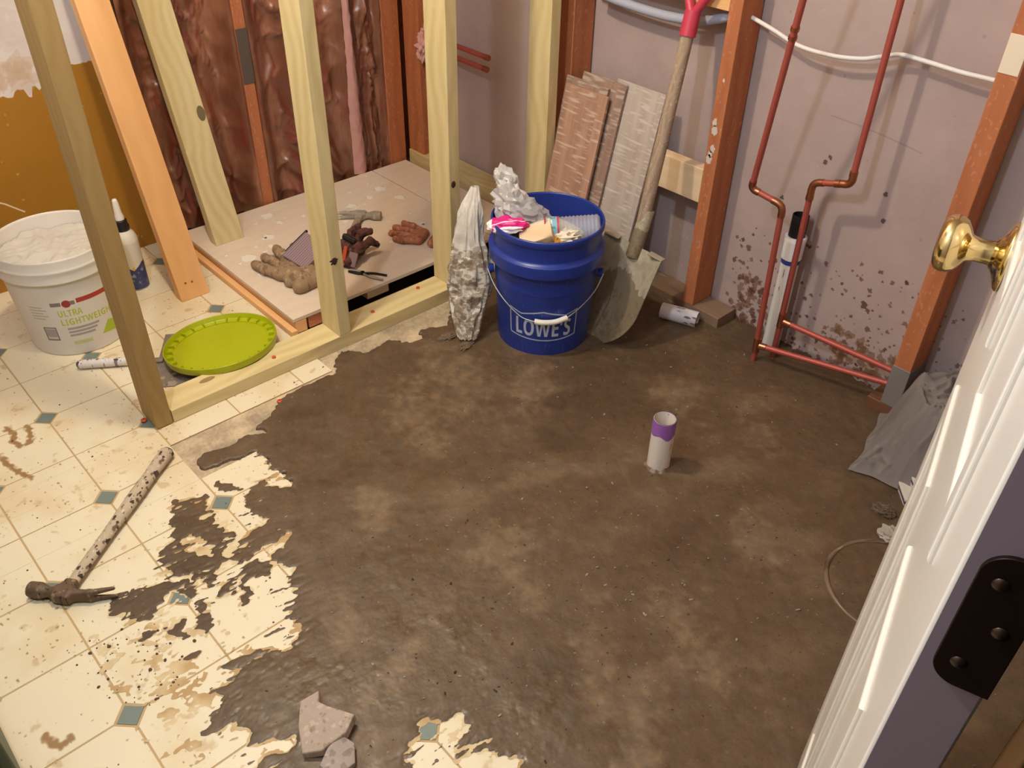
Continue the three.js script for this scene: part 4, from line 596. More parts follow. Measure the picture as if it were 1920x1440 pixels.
// ------------------------------------------------------------------ tools
// claw hammer lying on its side: head along local x (face at -x), handle along local +z
function hammer(label, pos, ry, handleTex, headMat, scale = 1) {
  const t = thing('claw_hammer', label, 'hammer', pos, ry); t.scale.setScalar(scale);
  const head = sdfMesh((p) => {
    let d = sdCapsule(p, [-0.066, 0, 0], [-0.052, 0, 0], 0.0155, 0.0155); d = Math.max(d, -(p[0] + 0.072));
    d = smin(d, sdCapsule(p, [-0.05, 0, 0], [-0.026, 0, 0], 0.0095, 0.0105), 0.012);
    d = smin(d, sdBox(p, [0, 0, -0.001], [0.019, 0.0125, 0.016], 0.006), 0.012);
    for (const s of [-1, 1]) { let c = sdCapsule(p, [0.014, s * 0.005, 0], [0.05, s * 0.0075, 0.006], 0.0095, 0.0065); c = smin(c, sdCapsule(p, [0.05, s * 0.0075, 0.006], [0.092, s * 0.0115, 0.022], 0.0065, 0.0038), 0.006); d = smin(d, c, 0.006); }
    d = smin(d, sdBox(p, [0, 0, 0.02], [0.013, 0.0105, 0.012], 0.004), 0.01); return d;
  }, [-0.09, -0.03, -0.03], [0.11, 0.03, 0.05], 0.0022);
  head.rotateZ(Math.PI); planarUV(head, 0, 2, 0.12, 0.12); mesh('head', head, headMat, t, 'muddy steel claw head');
  const gr = []; const prof = [[0.025, 0.011, 0.0085], [0.05, 0.0118, 0.0085], [0.10, 0.0122, 0.009], [0.17, 0.0125, 0.0095], [0.21, 0.0142, 0.0115], [0.27, 0.0155, 0.0125], [0.34, 0.0148, 0.0122], [0.39, 0.0165, 0.0135], [0.412, 0.017, 0.014]];
  const pos2 = [], ind = [], N = 24; prof.forEach(([z, a, b]) => { for (let k = 0; k < N; k++) { const q = k / N * Math.PI * 2; pos2.push(Math.cos(q) * a, Math.sin(q) * b, z); } });
  for (let i = 0; i < prof.length - 1; i++) for (let k = 0; k < N; k++) { const a = i * N + k, b = i * N + (k + 1) % N; ind.push(a, b, a + N, b, b + N, a + N); }
  const c = pos2.length / 3; pos2.push(0, 0, 0.416); for (let k = 0; k < N; k++) ind.push((prof.length - 1) * N + k, (prof.length - 1) * N + (k + 1) % N, c);
  const hg = new THREE.BufferGeometry(); hg.setAttribute('position', new THREE.Float32BufferAttribute(pos2, 3)); hg.setIndex(ind); hg.computeVertexNormals(); planarUV(hg, 0, 2, 0.1, 0.2);
  mesh('handle', hg, M({ map: handleTex, roughness: 0.75 }), t, 'worn handle'); mesh('end_cap', lathe([[0, 0.008], [0.012, 0.006], [0.0165, 0.0], [0.0165, -0.012], [0, -0.012]], 28).rotateX(Math.PI / 2).scale(1, 0.83, 1).translate(0, 0, 0.412), M({ color: 0x2b2724, roughness: 0.6 }), t, 'dark rubber end');
  return t;
}
const mudHandle = speckTex(512, 512, [186, 166, 140], [[[48, 38, 34], 110, 4, 22], [[96, 74, 58], 60, 4, 18, 0.8], [[214, 200, 180], 60, 3, 14, 0.8]], 81);
const mudHead = M({ map: speckTex(512, 512, [104, 82, 62], [[[156, 132, 104], 90, 4, 24, 0.7], [[54, 40, 32], 70, 4, 22, 0.8]], 82), metalness: 0.25, roughness: 0.6 });
{ const hx = -1.412, hz = -0.118; const h = hammer('muddy claw hammer lying on the vinyl tiles', [hx, 0.0160, hz], Math.atan2(-1.696 - hx, -0.483 - hz), mudHandle, mudHead, 1.04); }
const greyHead = M({ map: speckTex(256, 256, [150, 138, 124], [[[188, 176, 160], 50, 4, 16, 0.7], [[96, 86, 78], 40, 3, 12, 0.7]], 83), roughness: 0.75 });
{ const h = hammer('dusty grey claw hammer lying on the platform behind the frame stud', [-2.315, 0.0665, -1.455], Math.atan2(0.19, 0.20), speckTex(256, 256, [150, 132, 112], [[[110, 94, 80], 60, 3, 12]], 84), greyHead, 1.0); }

// ------------------------------------------------------------------ gloves
function gloveGeo(fingers, palm, cell = 0.0035, lumps = 0.0018) {
  const lo = [9, 9, 9], hi = [-9, -9, -9]; const all = [...palm, ...fingers.flat()];
  for (const c of all) for (const p of [c[0], c[1]]) for (let i = 0; i < 3; i++) { lo[i] = Math.min(lo[i], p[i] - 0.04); hi[i] = Math.max(hi[i], p[i] + 0.04); }
  return sdfMesh((p) => { let d = 9; for (const c of palm) d = smin(d, sdCapsule(p, c[0], c[1], c[2], c[3]), 0.016); let f = 9; for (const F of fingers) { let e = 9; for (const c of F) e = smin(e, sdCapsule(p, c[0], c[1], c[2], c[3]), 0.006); f = Math.min(f, e); } d = smin(d, f, 0.010); d += lumps * n3(p[0] * 55, p[1] * 55, p[2] * 55) + lumps * 0.7 * n3(p[0] * 120, p[1] * 90, p[2] * 120); return Math.max(d, 0.0015 - p[1]); }, lo, hi, cell);
}
const gloveTan = M({ map: speckTex(256, 256, [150, 122, 92], [[[108, 84, 62], 50, 4, 20, 0.6], [[182, 158, 128], 50, 3, 14, 0.6]], 91), roughness: 0.95 });
{
  const t = thing('work_glove', 'tan work glove with mauve cuff folded over, lying on the platform', 'glove', [-2.145, 0.051, -1.085], 0.0); t.scale.setScalar(1.1);
  // fingers run to local -x and +z
  const F = (b, m, e, r) => [[b, m, r, r * 0.97], [m, e, r * 0.97, r * 0.86]];
  const g = gloveGeo([
    F([0.01, 0.016, 0.034], [-0.045, 0.017, 0.052], [-0.092, 0.013, 0.058], 0.0155),
    F([-0.015, 0.018, 0.012], [-0.07, 0.021, 0.020], [-0.108, 0.014, 0.018], 0.0155),
    F([-0.025, 0.02, -0.016], [-0.08, 0.026, -0.017], [-0.122, 0.019, -0.027], 0.0155),
    F([-0.015, 0.02, -0.044], [-0.075, 0.022, -0.060], [-0.106, 0.017, -0.074], 0.0145)],
    [[[0.0, 0.017, -0.03], [0.005, 0.017, 0.028], 0.02, 0.019], [[0.045, 0.018, -0.032], [0.05, 0.017, 0.03], 0.022, 0.021], [[0.09, 0.018, -0.025], [0.095, 0.017, 0.03], 0.021, 0.02], [[0.02, 0.028, 0.02], [0.08, 0.03, 0.01], 0.016, 0.017]]);
  planarUV(g, 0, 2, 0.12, 0.12); mesh('glove_body', g, gloveTan, t, 'tan leather palm and four fingers');
  const cuffT = canvasTex(128, 128, (c) => { c.fillStyle = '#8d7478'; c.fillRect(0, 0, 128, 128); for (let i = 0; i < 16; i++) { c.fillStyle = i % 2 ? '#9c8488' : '#7a6268'; c.fillRect(i * 8, 0, 4, 128); } }, THREE.RepeatWrapping);
  const cuff = boxUV(new RoundedBoxGeometry(0.095, 0.006, 0.095, 3, 0.0028), 2, 0.06, 0.06); displace(cuff, (p) => { p.y += 0.006 * Math.sin(p.x * 40 + 1) + 0.004 * n3(p.x * 30, 0, p.z * 30); });
  const c = mesh('cuff', cuff, M({ map: cuffT, roughness: 0.95 }), t, 'mauve knitted cuff'); c.position.set(-0.002, 0.056, -0.052); c.rotation.set(0.42, 0.1, -0.22);
  const tr = mesh('cuff_trim', boxUV(new RoundedBoxGeometry(0.006, 0.009, 0.088, 2, 0.0025), 2), M({ color: 0x2c2326, roughness: 0.9 }), t, 'dark edge binding'); tr.position.set(-0.049, 0.065, -0.055); tr.rotation.set(0.42, 0.1, -0.22);
}
{
  const t = thing('work_glove', 'dark red and black work glove crumpled upright against the frame stud', 'glove', [-2.095, 0.051, -1.275], 0.2);
  const F = (b, m, e, r) => [[b, m, r, r * 0.95], [m, e, r * 0.95, r * 0.85]];
  const g = gloveGeo([F([-0.02, 0.04, -0.02], [-0.03, 0.075, -0.03], [-0.01, 0.095, -0.045], 0.013), F([0.0, 0.045, -0.025], [0.0, 0.08, -0.045], [0.01, 0.075, -0.075], 0.013), F([0.02, 0.04, -0.02], [0.03, 0.06, -0.05], [0.035, 0.035, -0.075], 0.0125)], [[[-0.03, 0.02, 0.03], [-0.025, 0.05, -0.01], 0.019, 0.02], [[0.02, 0.02, 0.035], [0.02, 0.045, -0.01], 0.02, 0.02], [[-0.02, 0.05, 0.0], [0.02, 0.05, 0.0], 0.02, 0.018]], 0.0035, 0.004);
  planarUV(g, 0, 1, 0.12, 0.12); mesh('glove_body', g, M({ map: speckTex(256, 256, [92, 54, 46], [[[44, 28, 26], 60, 4, 18, 0.8], [[134, 86, 70], 40, 3, 12, 0.6]], 92), roughness: 0.9 }), t, 'dark red fabric body');
  const st = mesh('stripe', new RoundedBoxGeometry(0.012, 0.06, 0.005, 3, 0.002), M({ color: 0xc44a26, roughness: 0.7 }), t, 'orange red stripe'); st.position.set(0.012, 0.042, 0.045); st.rotation.set(-0.45, 0.2, 0.05);
  const pn = mesh('panel', new RoundedBoxGeometry(0.028, 0.045, 0.005, 3, 0.002), M({ color: 0x8b7276, roughness: 0.8 }), t, 'mauve back panel'); pn.position.set(0.036, 0.032, 0.036); pn.rotation.set(-0.45, 0.35, 0);
  const kb = mesh('knuckle_pad', new RoundedBoxGeometry(0.05, 0.018, 0.016, 3, 0.006), M({ color: 0x17120f, roughness: 0.5 }), t, 'black knuckle pad'); kb.position.set(-0.002, 0.078, 0.004); kb.rotation.set(-0.5, 0.15, -0.1);
}
{
  const t = thing('leather_glove', 'reddish leather glove lying at the platform edge beside the bucket bag', 'glove', [-2.045, 0.051, -1.53], 0.5);
  const F = (b, m, e, r) => [[b, m, r, r * 0.97], [m, e, r * 0.97, r * 0.86]];
  const g = gloveGeo([F([-0.03, 0.013, -0.03], [-0.075, 0.012, -0.055], [-0.115, 0.009, -0.07], 0.0125), F([-0.035, 0.013, -0.01], [-0.085, 0.012, -0.022], [-0.13, 0.009, -0.035], 0.0125), F([-0.035, 0.013, 0.012], [-0.085, 0.012, 0.012], [-0.125, 0.009, 0.006], 0.0125), F([-0.02, 0.014, 0.03], [-0.065, 0.014, 0.045], [-0.095, 0.01, 0.04], 0.0125)], [[[-0.02, 0.013, -0.025], [-0.02, 0.013, 0.025], 0.016, 0.016], [[0.03, 0.013, -0.025], [0.03, 0.013, 0.03], 0.017, 0.016], [[0.08, 0.012, -0.035], [0.08, 0.012, 0.035], 0.016, 0.016]]);
  planarUV(g, 0, 2, 0.12, 0.12); mesh('glove_body', g, M({ map: speckTex(256, 256, [168, 104, 74], [[[122, 70, 48], 60, 4, 22, 0.6], [[200, 144, 110], 50, 3, 16, 0.6]], 93), roughness: 0.85 }), t);
}
{ const t = thing('pliers', 'small dark pliers lying in front of the red and black glove', 'pliers', [-2.0, 0.0525, -1.25], 0.5); const dk = M({ color: 0x2a2422, metalness: 0.6, roughness: 0.45 });
  for (const s of [-1, 1]) mesh('arm', tube([V(-0.05, 0.004, s * 0.004), V(-0.015, 0.004, s * 0.006), V(0.0, 0.004, -s * 0.002), V(0.03, 0.004, -s * 0.012), V(0.07, 0.004, -s * 0.014)], 0.0036, 24, 10), s > 0 ? dk : M({ color: 0xa8a29a, metalness: 0.9, roughness: 0.35 }), t); mesh('pivot', new THREE.CylinderGeometry(0.006, 0.006, 0.01, 16).translate(-0.004, 0.005, 0), dk, t); }

// ------------------------------------------------------------------ shovel
{
  const t = thing('shovel', 'muddy shovel with a pink red D-handle leaning on the wall', 'shovel', [-1.337, 0.002, -1.60]);
  const P = (x, y, z) => V(x + 1.343, y - 0.002, z + 1.60);
  const nu = 36, nv = 44, g = new THREE.PlaneGeometry(2, 1, nu, nv), A = P(-1.338, 0.262, -1.715), B = P(-1.343, 0.004, -1.60), ax = A.clone().sub(B), xd = V(1, 0.02, 0.06).normalize(), nd = xd.clone().cross(ax.clone().normalize()).normalize().multiplyScalar(1);
  displace(g, (p) => { const u = p.x, v = p.y + 0.5; const w = v > 0.42 ? 0.106 + 0.004 * (v - 0.42) : 0.106 * Math.pow(Math.sin((0.08 + 0.92 * v / 0.42) * Math.PI / 2), 0.55); const dish = 0.026 * u * u * (0.4 + 0.6 * v) - 0.018 * v + 0.012 * Math.exp(-u * u * 14) * smooth(0.45, 1, v); p.copy(B).addScaledVector(ax, v).addScaledVector(xd, u * w).addScaledVector(nd, dish + 0.012); });
  planarUV(g, 0, 1, 0.25, 0.28, -0.13, 0);
  const bladeTex = canvasTex(512, 512, (c, w, h) => { const r = rng(14); c.fillStyle = '#b5a892'; c.fillRect(0, 0, w, h); for (let i = 0; i < 500; i++) { c.globalAlpha = 0.2; c.fillStyle = ['#a1937c', '#c8bda9', '#8e8069'][(r() * 3) | 0]; blob(c, r() * w, r() * h, 3 + r() * 22, r, 0.5); } c.globalAlpha = 0.85; c.fillStyle = '#83715a'; c.beginPath(); c.moveTo(0, h); c.lineTo(0, h * 0.34); for (let i = 0; i <= 60; i++) c.lineTo(i / 60 * w, h * (0.36 + 0.12 * Math.sin(i / 60 * 9) * 0.5 + 0.05 * (r() - 0.5))); c.lineTo(w, h); c.closePath(); c.fill(); for (let i = 0; i < 420; i++) { const y = r() * r(); c.globalAlpha = 0.3; c.fillStyle = r() < 0.6 ? '#7a6448' : '#655039'; blob(c, r() * w, h * (0.36 + 0.64 * (1 - y * 0.9)), 3 + r() * 14, r, 0.6); } });
  const thick = g.clone(); displace(thick, (p) => p.addScaledVector(nd, -0.0025)); thick.index.array.reverse(); thick.computeVertexNormals(); planarUV(thick, 0, 1, 0.25, 0.28, -0.13, 0);
  mesh('blade', mergeGeometries([g, thick]), M({ map: bladeTex, roughness: 0.6, metalness: 0.25, side: THREE.DoubleSide }), t, 'dished steel blade coated with dried cement');
  for (const s of [-1, 1]) { const c = B.clone().addScaledVector(ax, 1.0).addScaledVector(xd, s * 0.082).addScaledVector(nd, 0.012); const st = mesh('foot_step', new RoundedBoxGeometry(0.05, 0.004, 0.018, 2, 0.0015), M({ color: 0xa99c8a, metalness: 0.4, roughness: 0.5 }), t); st.position.copy(c); st.rotation.set(0.1, 0, s * -0.05); }
  const S0 = P(-1.337, 0.235, -1.70), S1 = P(-1.34, 0.36, -1.745), S2 = P(-1.366, 0.80, -1.855);
  mesh('socket', cylBetween(S0, S1, 0.021, 0.0195, 24), M({ map: bladeTex, roughness: 0.6, metalness: 0.25 }), t, 'steel socket');
  const shTex = woodTex([176, 152, 128], [120, 98, 80], 95, { rings: 7, knots: 0, speck: 0.3 });
  const shaft = cylBetween(P(-1.3395, 0.30, -1.724), S2, 0.0178, 0.0165, 24); planarUV(shaft, 0, 1, 0.1, 0.5); mesh('shaft', shaft, M({ map: shTex, roughness: 0.85 }), t, 'grey weathered wooden shaft');
  const dir = S2.clone().sub(P(-1.3395, 0.30, -1.724)).normalize(), red = M({ color: 0xc23a50, roughness: 0.4 });
  const q = (a, b) => S2.clone().addScaledVector(dir, a).addScaledVector(V(1, 0, 0.1).normalize(), b);
  mesh('handle_socket', cylBetween(q(-0.01, 0), q(0.05, 0), 0.0212, 0.0205, 24), red, t, 'pink red plastic socket');
  mesh('d_handle', mergeGeometries([tube([q(0.035, 0), q(0.075, 0.024), q(0.12, 0.052), q(0.16, 0.056)], 0.0115, 20, 14), tube([q(0.035, 0), q(0.075, -0.024), q(0.12, -0.052), q(0.16, -0.056)], 0.0115, 20, 14), tube([q(0.16, -0.06), q(0.163, 0), q(0.16, 0.06)], 0.0125, 16, 14)]), red, t, 'pink red plastic D-handle');
}
// ------------------------------------------------------------------ wood-look planks standing against the wall
{
  const plankTex = (a, b, c, seed) => dataTex(256, 1024, (u, v) => { const s = fbm(u * 6, v * 3, seed), saw = n3(u * 3, v * 110, seed + 2), g = n3(u * 60, v * 4, seed + 5); let q = mix3(a, b, clamp(0.5 + s * 1.6 + g * 0.3)); return mix3(q, c, clamp(smooth(0.1, 0.5, saw + s * 0.6) * 0.6)); });
  const m1 = M({ map: plankTex([186, 144, 120], [158, 118, 96], [216, 198, 184], 3.1), roughness: 0.7 }), m2 = M({ map: plankTex([164, 132, 112], [140, 112, 98], [202, 188, 176], 5.7), roughness: 0.7 }), m3 = M({ map: plankTex([192, 178, 166], [174, 156, 144], [214, 206, 200], 8.9), roughness: 0.65 }), mE = M({ color: 0x8b7a6c, roughness: 0.9 });
  const plank = (x, z, y, w, len, tilt, roll, m, label) => { const o = thing('floor_plank', label, 'plank', [x, y, z]); const b = mesh('plank_body', boxUV(new RoundedBoxGeometry(w, len, 0.0095, 2, 0.001).translate(0, len / 2, 0), 1, w * 1.1, 0.9, [0.5, 0.1]), m, o); o.rotation.set(-tilt, 0, roll); return o; };
  const tl = Math.atan2(0.222, 1);
  plank(-1.694, -1.745, 0.003, 0.164, 0.575, tl, 0, m1, 'front brown wood-look plank of the leaning stack');
  plank(-1.709, -1.7565, 0.003, 0.164, 0.592, tl, 0.0, m2, 'grey brown plank directly behind the front plank of the stack');
  plank(-1.660, -1.768, 0.003, 0.166, 0.612, tl, -0.004, m2, 'taller brown plank with a dark edge in the middle of the stack');
  plank(-1.534, -1.780, 0.003, 0.176, 0.618, tl, -0.002, m3, 'pale grey whitewashed plank right behind the shovel');
}
// ------------------------------------------------------------------ rubbish in and over the blue bucket
function crumple(r, sx, sy, sz, seed, amp = 0.35, det = 5) {     // a ball of flat facets, as crumpled sheet falls
  const q = rng(Math.round(seed * 1000)), g = remesh(new THREE.IcosahedronGeometry(1, Math.max(3, Math.min(det, 7))));
  displace(g, (p) => { const d = p.clone(); const a = 1 - Math.abs(n3(d.x * 1.7 + seed, d.y * 1.7, d.z * 1.7)) * 2, b = n3(d.x * 3.3, d.y * 3.3 + seed, d.z * 3.3); p.multiplyScalar((1 + amp * (a * 0.8 + b * 0.7 - 0.4) + amp * 0.3 * (q() - 0.5)) * r); p.x *= sx; p.y *= sy; p.z *= sz; });
  return toCreasedNormals(g, 0.12);
}
const mBag = MP({ color: 0xd9d2cc, roughness: 0.4, transmission: 0.15, thickness: 0, side: THREE.DoubleSide }), mBagMud = M({ map: null, color: 0xcfc6bb, roughness: 0.55, side: THREE.DoubleSide });
{ // long bag hanging out over the rim down to the floor
  const t = thing('plastic_bag', 'muddy white plastic bag hanging over the bucket rim to the floor', 'bag', [-1.609, 0, -1.349]);
  const path = new THREE.CatmullRomCurve3([V(-0.034, 0.425, -0.046), V(-0.030, 0.385, -0.032), V(-0.022, 0.30, -0.014), V(-0.010, 0.21, -0.004), V(0.0, 0.13, 0.008), V(0.018, 0.06, 0.03), V(0.036, 0.012, 0.046)]);
  const R = [0.010, 0.031, 0.037, 0.052, 0.055, 0.042, 0.026], nA = 96, nS = 150, pos = [], ind = [], uv = [], side = V(0.685, 0, -0.728), dep = V(0.728, 0, 0.685);
  for (let i = 0; i <= nS; i++) { const s = i / nS, c = path.getPointAt(s), k = s * 6, i0 = Math.min(5, Math.floor(k)), rr = mixv(R[i0], R[i0 + 1], k - i0);
    for (let j = 0; j < nA; j++) { const a = j / nA * Math.PI * 2; const f1 = 1 - Math.abs(n3(Math.cos(a) * 1.8, Math.sin(a) * 1.8, s * 5)) * 2, f2 = 1 - Math.abs(n3(Math.cos(a) * 4.2 + 3, Math.sin(a) * 4.2, s * 5)) * 2, f3 = n3(Math.cos(a) * 9, Math.sin(a) * 9, s * 7); const q = rr * (0.8 + 0.26 * f1 + 0.14 * f2 + 0.05 * f3); const w = Math.cos(a) * q, h = Math.sin(a) * q * 0.62; pos.push(c.x + side.x * w + dep.x * h, Math.max(0.002, c.y + 0.012 * f1 * s), c.z + side.z * w + dep.z * h); uv.push(j / nA, s); } }
  for (let i = 0; i < nS; i++) for (let j = 0; j < nA; j++) { const a = i * nA + j, b = i * nA + (j + 1) % nA; ind.push(a, a + nA, b, b, a + nA, b + nA); }
  const g = new THREE.BufferGeometry(); g.setAttribute('position', new THREE.Float32BufferAttribute(pos, 3)); g.setAttribute('uv', new THREE.Float32BufferAttribute(uv, 2)); g.setIndex(ind); g.computeVertexNormals();
  const tx = canvasTex(512, 1024, (c, w, h) => { const r = rng(31); c.fillStyle = '#d2c8bc'; c.fillRect(0, 0, w, h); for (let i = 0; i < 300; i++) { c.globalAlpha = 0.25; c.fillStyle = r() < 0.5 ? '#b3a596' : '#e6dfd6'; blob(c, r() * w, r() * h, 4 + r() * 26, r, 0.6); } for (let i = 0; i < 1500; i++) { const y = Math.pow(r(), 0.75); c.globalAlpha = 0.5; c.fillStyle = r() < 0.6 ? '#85705a' : '#6b5640'; blob(c, r() * w, h * (0.62 - 0.62 * y * (r() < 0.12 ? 0.2 : 1)) , 2 + r() * r() * 24, r, 0.6); } c.globalAlpha = 0.8; c.fillStyle = '#c9a12c'; blob(c, w * 0.7, h * 0.9, 14, r); blob(c, w * 0.65, h * 0.66, 8, r); });
  mesh('sheet', g, M({ map: tx, roughness: 0.5, side: THREE.DoubleSide }), t);
  for (const [dx, dz, sd] of [[-0.015, 0.075, 3], [0.05, 0.06, 8]]) { const c = mesh('tail', crumple(0.03, 0.5, 0.22, 1.0, sd, 0.5, 10), M({ color: 0x6e5946, roughness: 0.6 }), t, 'mud-soaked tail of the bag'); c.position.set(dx, 0.0075, dz); c.rotation.y = dx * 8; }
}
{ const mk = (nm, label, cat, geo, m, x, y, z, rx = 0, ry = 0, rz = 0) => { const o = mesh(nm, geo, m); o.position.set(x, y, z); o.rotation.set(rx, ry, rz); return tag(o, label, cat); };
  mk('plastic_wrapper', 'crumpled white wrapper sticking up out of the blue bucket', 'wrapper', crumple(0.058, 0.75, 1.1, 0.65, 2.2, 0.5, 6), mBag, -1.555, 0.385, -1.45, 0.2, 0.5, 0.3);
  mk('plastic_wrapper', 'twisted grey wrapper tip standing highest in the bucket', 'wrapper', crumple(0.034, 0.8, 1.25, 0.6, 5.1, 0.5, 4), mBag, -1.608, 0.432, -1.475, 0.1, 0.4, 0.5);
  mk('plastic_wrapper', 'clear grey plastic sheet bent behind the white wrapper in the bucket', 'wrapper', crumple(0.058, 1.1, 0.6, 0.7, 9.4, 0.4), MP({ color: 0xcfcacc, roughness: 0.28, transmission: 0.45, thickness: 0, side: THREE.DoubleSide }), -1.512, 0.372, -1.466, 0.2, 0.9, -0.6);
  mk('paper_scrap', 'small torn white paper scraps beside the water bottle in the bucket', 'paper', crumple(0.034, 1.2, 0.45, 0.8, 7.7, 0.6, 4), M({ color: 0xe6d9c0, roughness: 0.8 }), -1.402, 0.340, -1.484, 0.1, 0.7, 0.2);
  mk('rubbish_fill', 'crumpled rubbish filling the blue bucket', 'rubbish', crumple(0.125, 0.98, 0.5, 0.98, 4.4, 0.14, 20), M({ map: null, color: 0x9a8c7c, roughness: 0.8 }), -1.475, 0.27, -1.505);
  // pink bag
  const pk = crumple(0.045, 1.15, 0.35, 0.6, 3.3, 0.25, 14); planarUV(pk, 0, 2, 0.1, 0.06, -0.05, -0.03);
  mk('snack_bag', 'bright pink and white packet lying at the bucket rim', 'packet', pk, M({ map: canvasTex(128, 128, (c) => { c.fillStyle = '#d81f7f'; c.fillRect(0, 0, 128, 128); c.fillStyle = '#f1e6ec'; c.fillRect(0, 0, 128, 26); c.fillStyle = '#f3d9e6'; c.save(); c.rotate(0.2); c.fillRect(0, 36, 160, 7); c.restore(); c.fillStyle = '#efe2e6'; c.fillRect(0, 0, 14, 128); }), roughness: 0.35, side: THREE.DoubleSide }), -1.515, 0.362, -1.395, 0.45, 0.75, -0.2);
  const wb_ = mk('wood_offcut', 'small pale wood block lying on the rubbish in the bucket', 'wood', boardGeo(0.088, 0.034, 0.07, 0), mPine, -1.445, 0.343, -1.437, 0.42, 0.85, 0.06);
  mk('corn_husk', 'yellow brown bristles under the water bottle in the bucket', 'bristles', crumple(0.026, 1.3, 0.5, 0.8, 1.7, 0.8, 12), M({ color: 0xb0802c, roughness: 0.8 }), -1.405, 0.336, -1.452);
}
{ const t = thing('water_bottle', 'clear ribbed plastic water bottle lying on top in the blue bucket', 'bottle', [-1.418, 0.352, -1.508]); t.rotation.set(0, 0.816, 0.10);
  const prof = [[0, -0.095], [0.024, -0.095], [0.03, -0.09]]; for (let i = 0; i <= 40; i++) { const y = -0.086 + i * 0.00245; prof.push([0.0305 + 0.0016 * Math.cos(i / 4 * Math.PI * 2), y]); } prof.push([0.0315, 0.02], [0.0315, 0.05], [0.029, 0.06], [0.022, 0.078], [0.0125, 0.088], [0.0125, 0.096]);
  mesh('bottle_wall', lathe(prof, 44).rotateZ(Math.PI / 2), MP({ color: 0xffffff, roughness: 0.06, transmission: 0.78, thickness: 0, ior: 1.45, side: THREE.DoubleSide }), t, 'clear ribbed plastic');
  const lt = canvasTex(256, 64, (c, w, h) => { c.fillStyle = '#7fb3c8'; c.fillRect(0, 0, w, h); c.fillStyle = '#c23b48'; c.fillRect(0, 0, w, 8); c.fillRect(0, h - 8, w, 8); c.fillStyle = '#d8e4ea'; for (let i = 0; i < 9; i++) c.fillRect(10 + i * 28, 20 + (i % 3) * 8, 16, 7); c.fillStyle = '#4e8f7a'; for (let i = 0; i < 6; i++) c.fillRect(20 + i * 40, 14, 8, 34); }, THREE.RepeatWrapping);
  mesh('label', lathe([[0.0322, 0.012], [0.0324, 0.05]], 40).rotateZ(Math.PI / 2), M({ map: lt, roughness: 0.4, side: THREE.DoubleSide }), t, 'blue label with red borders');
  mesh('cap', lathe([[0, 0.104], [0.013, 0.104], [0.014, 0.101], [0.014, 0.09], [0, 0.09]], 28).rotateZ(Math.PI / 2), M({ color: 0xe8e8ec, roughness: 0.5 }), t); }

// ------------------------------------------------------------------ by the door: towel, boxes, hoop, rubble
{ const g = new THREE.PlaneGeometry(0.36, 0.34, 110, 104); g.rotateX(-Math.PI / 2);
  displace(g, (p) => { const u = p.x / 0.18, v = p.z / 0.17; const d = Math.max(Math.abs(u), Math.abs(v)); const top = 0.135 * smooth(1.0, 0.62, Math.hypot(u, v) * (1 + 0.12 * n3(p.x * 8, p.z * 8, 2))); const fold = 0.022 * (1 - Math.abs(n3(p.x * 9 + p.z * 4, p.z * 5, 3)) * 2) + 0.008 * (1 - Math.abs(n3(p.x * 17 - p.z * 10, p.z * 12, 6)) * 2); const cr = 1 - Math.abs(n3(p.x * 26 + p.z * 12, p.z * 20, 11)) * 2; p.y = Math.max(0.003, 0.006 + top * 1.2 + (fold * 1.3 + 0.012 * cr * cr * cr) * smooth(1.05, 0.8, d)); p.x += 0.02 * n3(p.z * 9, 1, 1); p.z += 0.02 * n3(p.x * 9, 4, 1); });
  g.rotateY(0.25); planarUV(g, 0, 2, 0.3, 0.3); const o = mesh('towel', g, M({ map: speckTex(512, 512, [122, 112, 108], [[[88, 76, 70], 18, 4, 12, 0.8], [[140, 130, 126], 60, 6, 30, 0.3]], 101), roughness: 0.95, side: THREE.DoubleSide })); o.position.set(-0.425, 0.0, -1.85); tag(o, 'grey towel heaped over boxes beside the taped stud', 'towel'); }
for (const [y, x, z, w, d, h, ry, label] of [[0.0, -0.425, -1.755, 0.16, 0.2, 0.022, 0.72, 'lower flat white carton under the grey towel'], [0.0225, -0.42, -1.775, 0.15, 0.18, 0.022, 0.72, 'upper flat white carton with dark edge under the grey towel']]) { const o = thing('carton', label, 'box', [x, y, z], ry); mesh('carton_body', new RoundedBoxGeometry(w, h, d, 2, 0.0015).translate(0, h / 2, 0), M({ color: 0xcfc8be, roughness: 0.6 }), o); mesh('edge_stripe', new RoundedBoxGeometry(w + 0.001, h * 0.3, d + 0.001, 1, 0.0008).translate(0, h * 0.62, 0), M({ color: 0x4a4454, roughness: 0.6 }), o, 'dark printed stripe'); }
{ const o = mesh('rubber_scrap', crumple(0.03, 1.2, 0.5, 0.8, 6.6, 0.4, 10), M({ color: 0x1d1b1c, roughness: 0.5 })); o.position.set(-0.53, 0.0155, -1.80); tag(o, 'black rubber scrap poking out under the grey towel', 'scrap'); const p = mesh('brick_chip', crumple(0.022, 1.2, 0.45, 0.8, 1.6, 0.4, 8), M({ color: 0xb58a74, roughness: 0.8 })); p.position.set(-0.515, 0.0105, -1.745); tag(p, 'pinkish brick chip beside the flat cartons', 'chip'); }
{ const c = [-0.318, -1.385], R = 0.128, pts = []; for (let i = 0; i < 40; i++) { const a = i / 40 * Math.PI * 2; pts.push(V(c[0] + Math.cos(a) * R * 1.02, 0.0045 + 0.001 * Math.sin(a * 3), c[1] + Math.sin(a) * R)); } tag(mesh('wire_hoop', tube(pts, 0.0055, 160, 10, true), M({ map: speckTex(256, 64, [120, 98, 76], [[[86, 66, 48], 60, 3, 12, 0.8], [[176, 158, 132], 20, 2, 8, 0.7]], 102), roughness: 0.35 })), 'muddy wire hoop lying in the wet cement by the door', 'hoop'); }
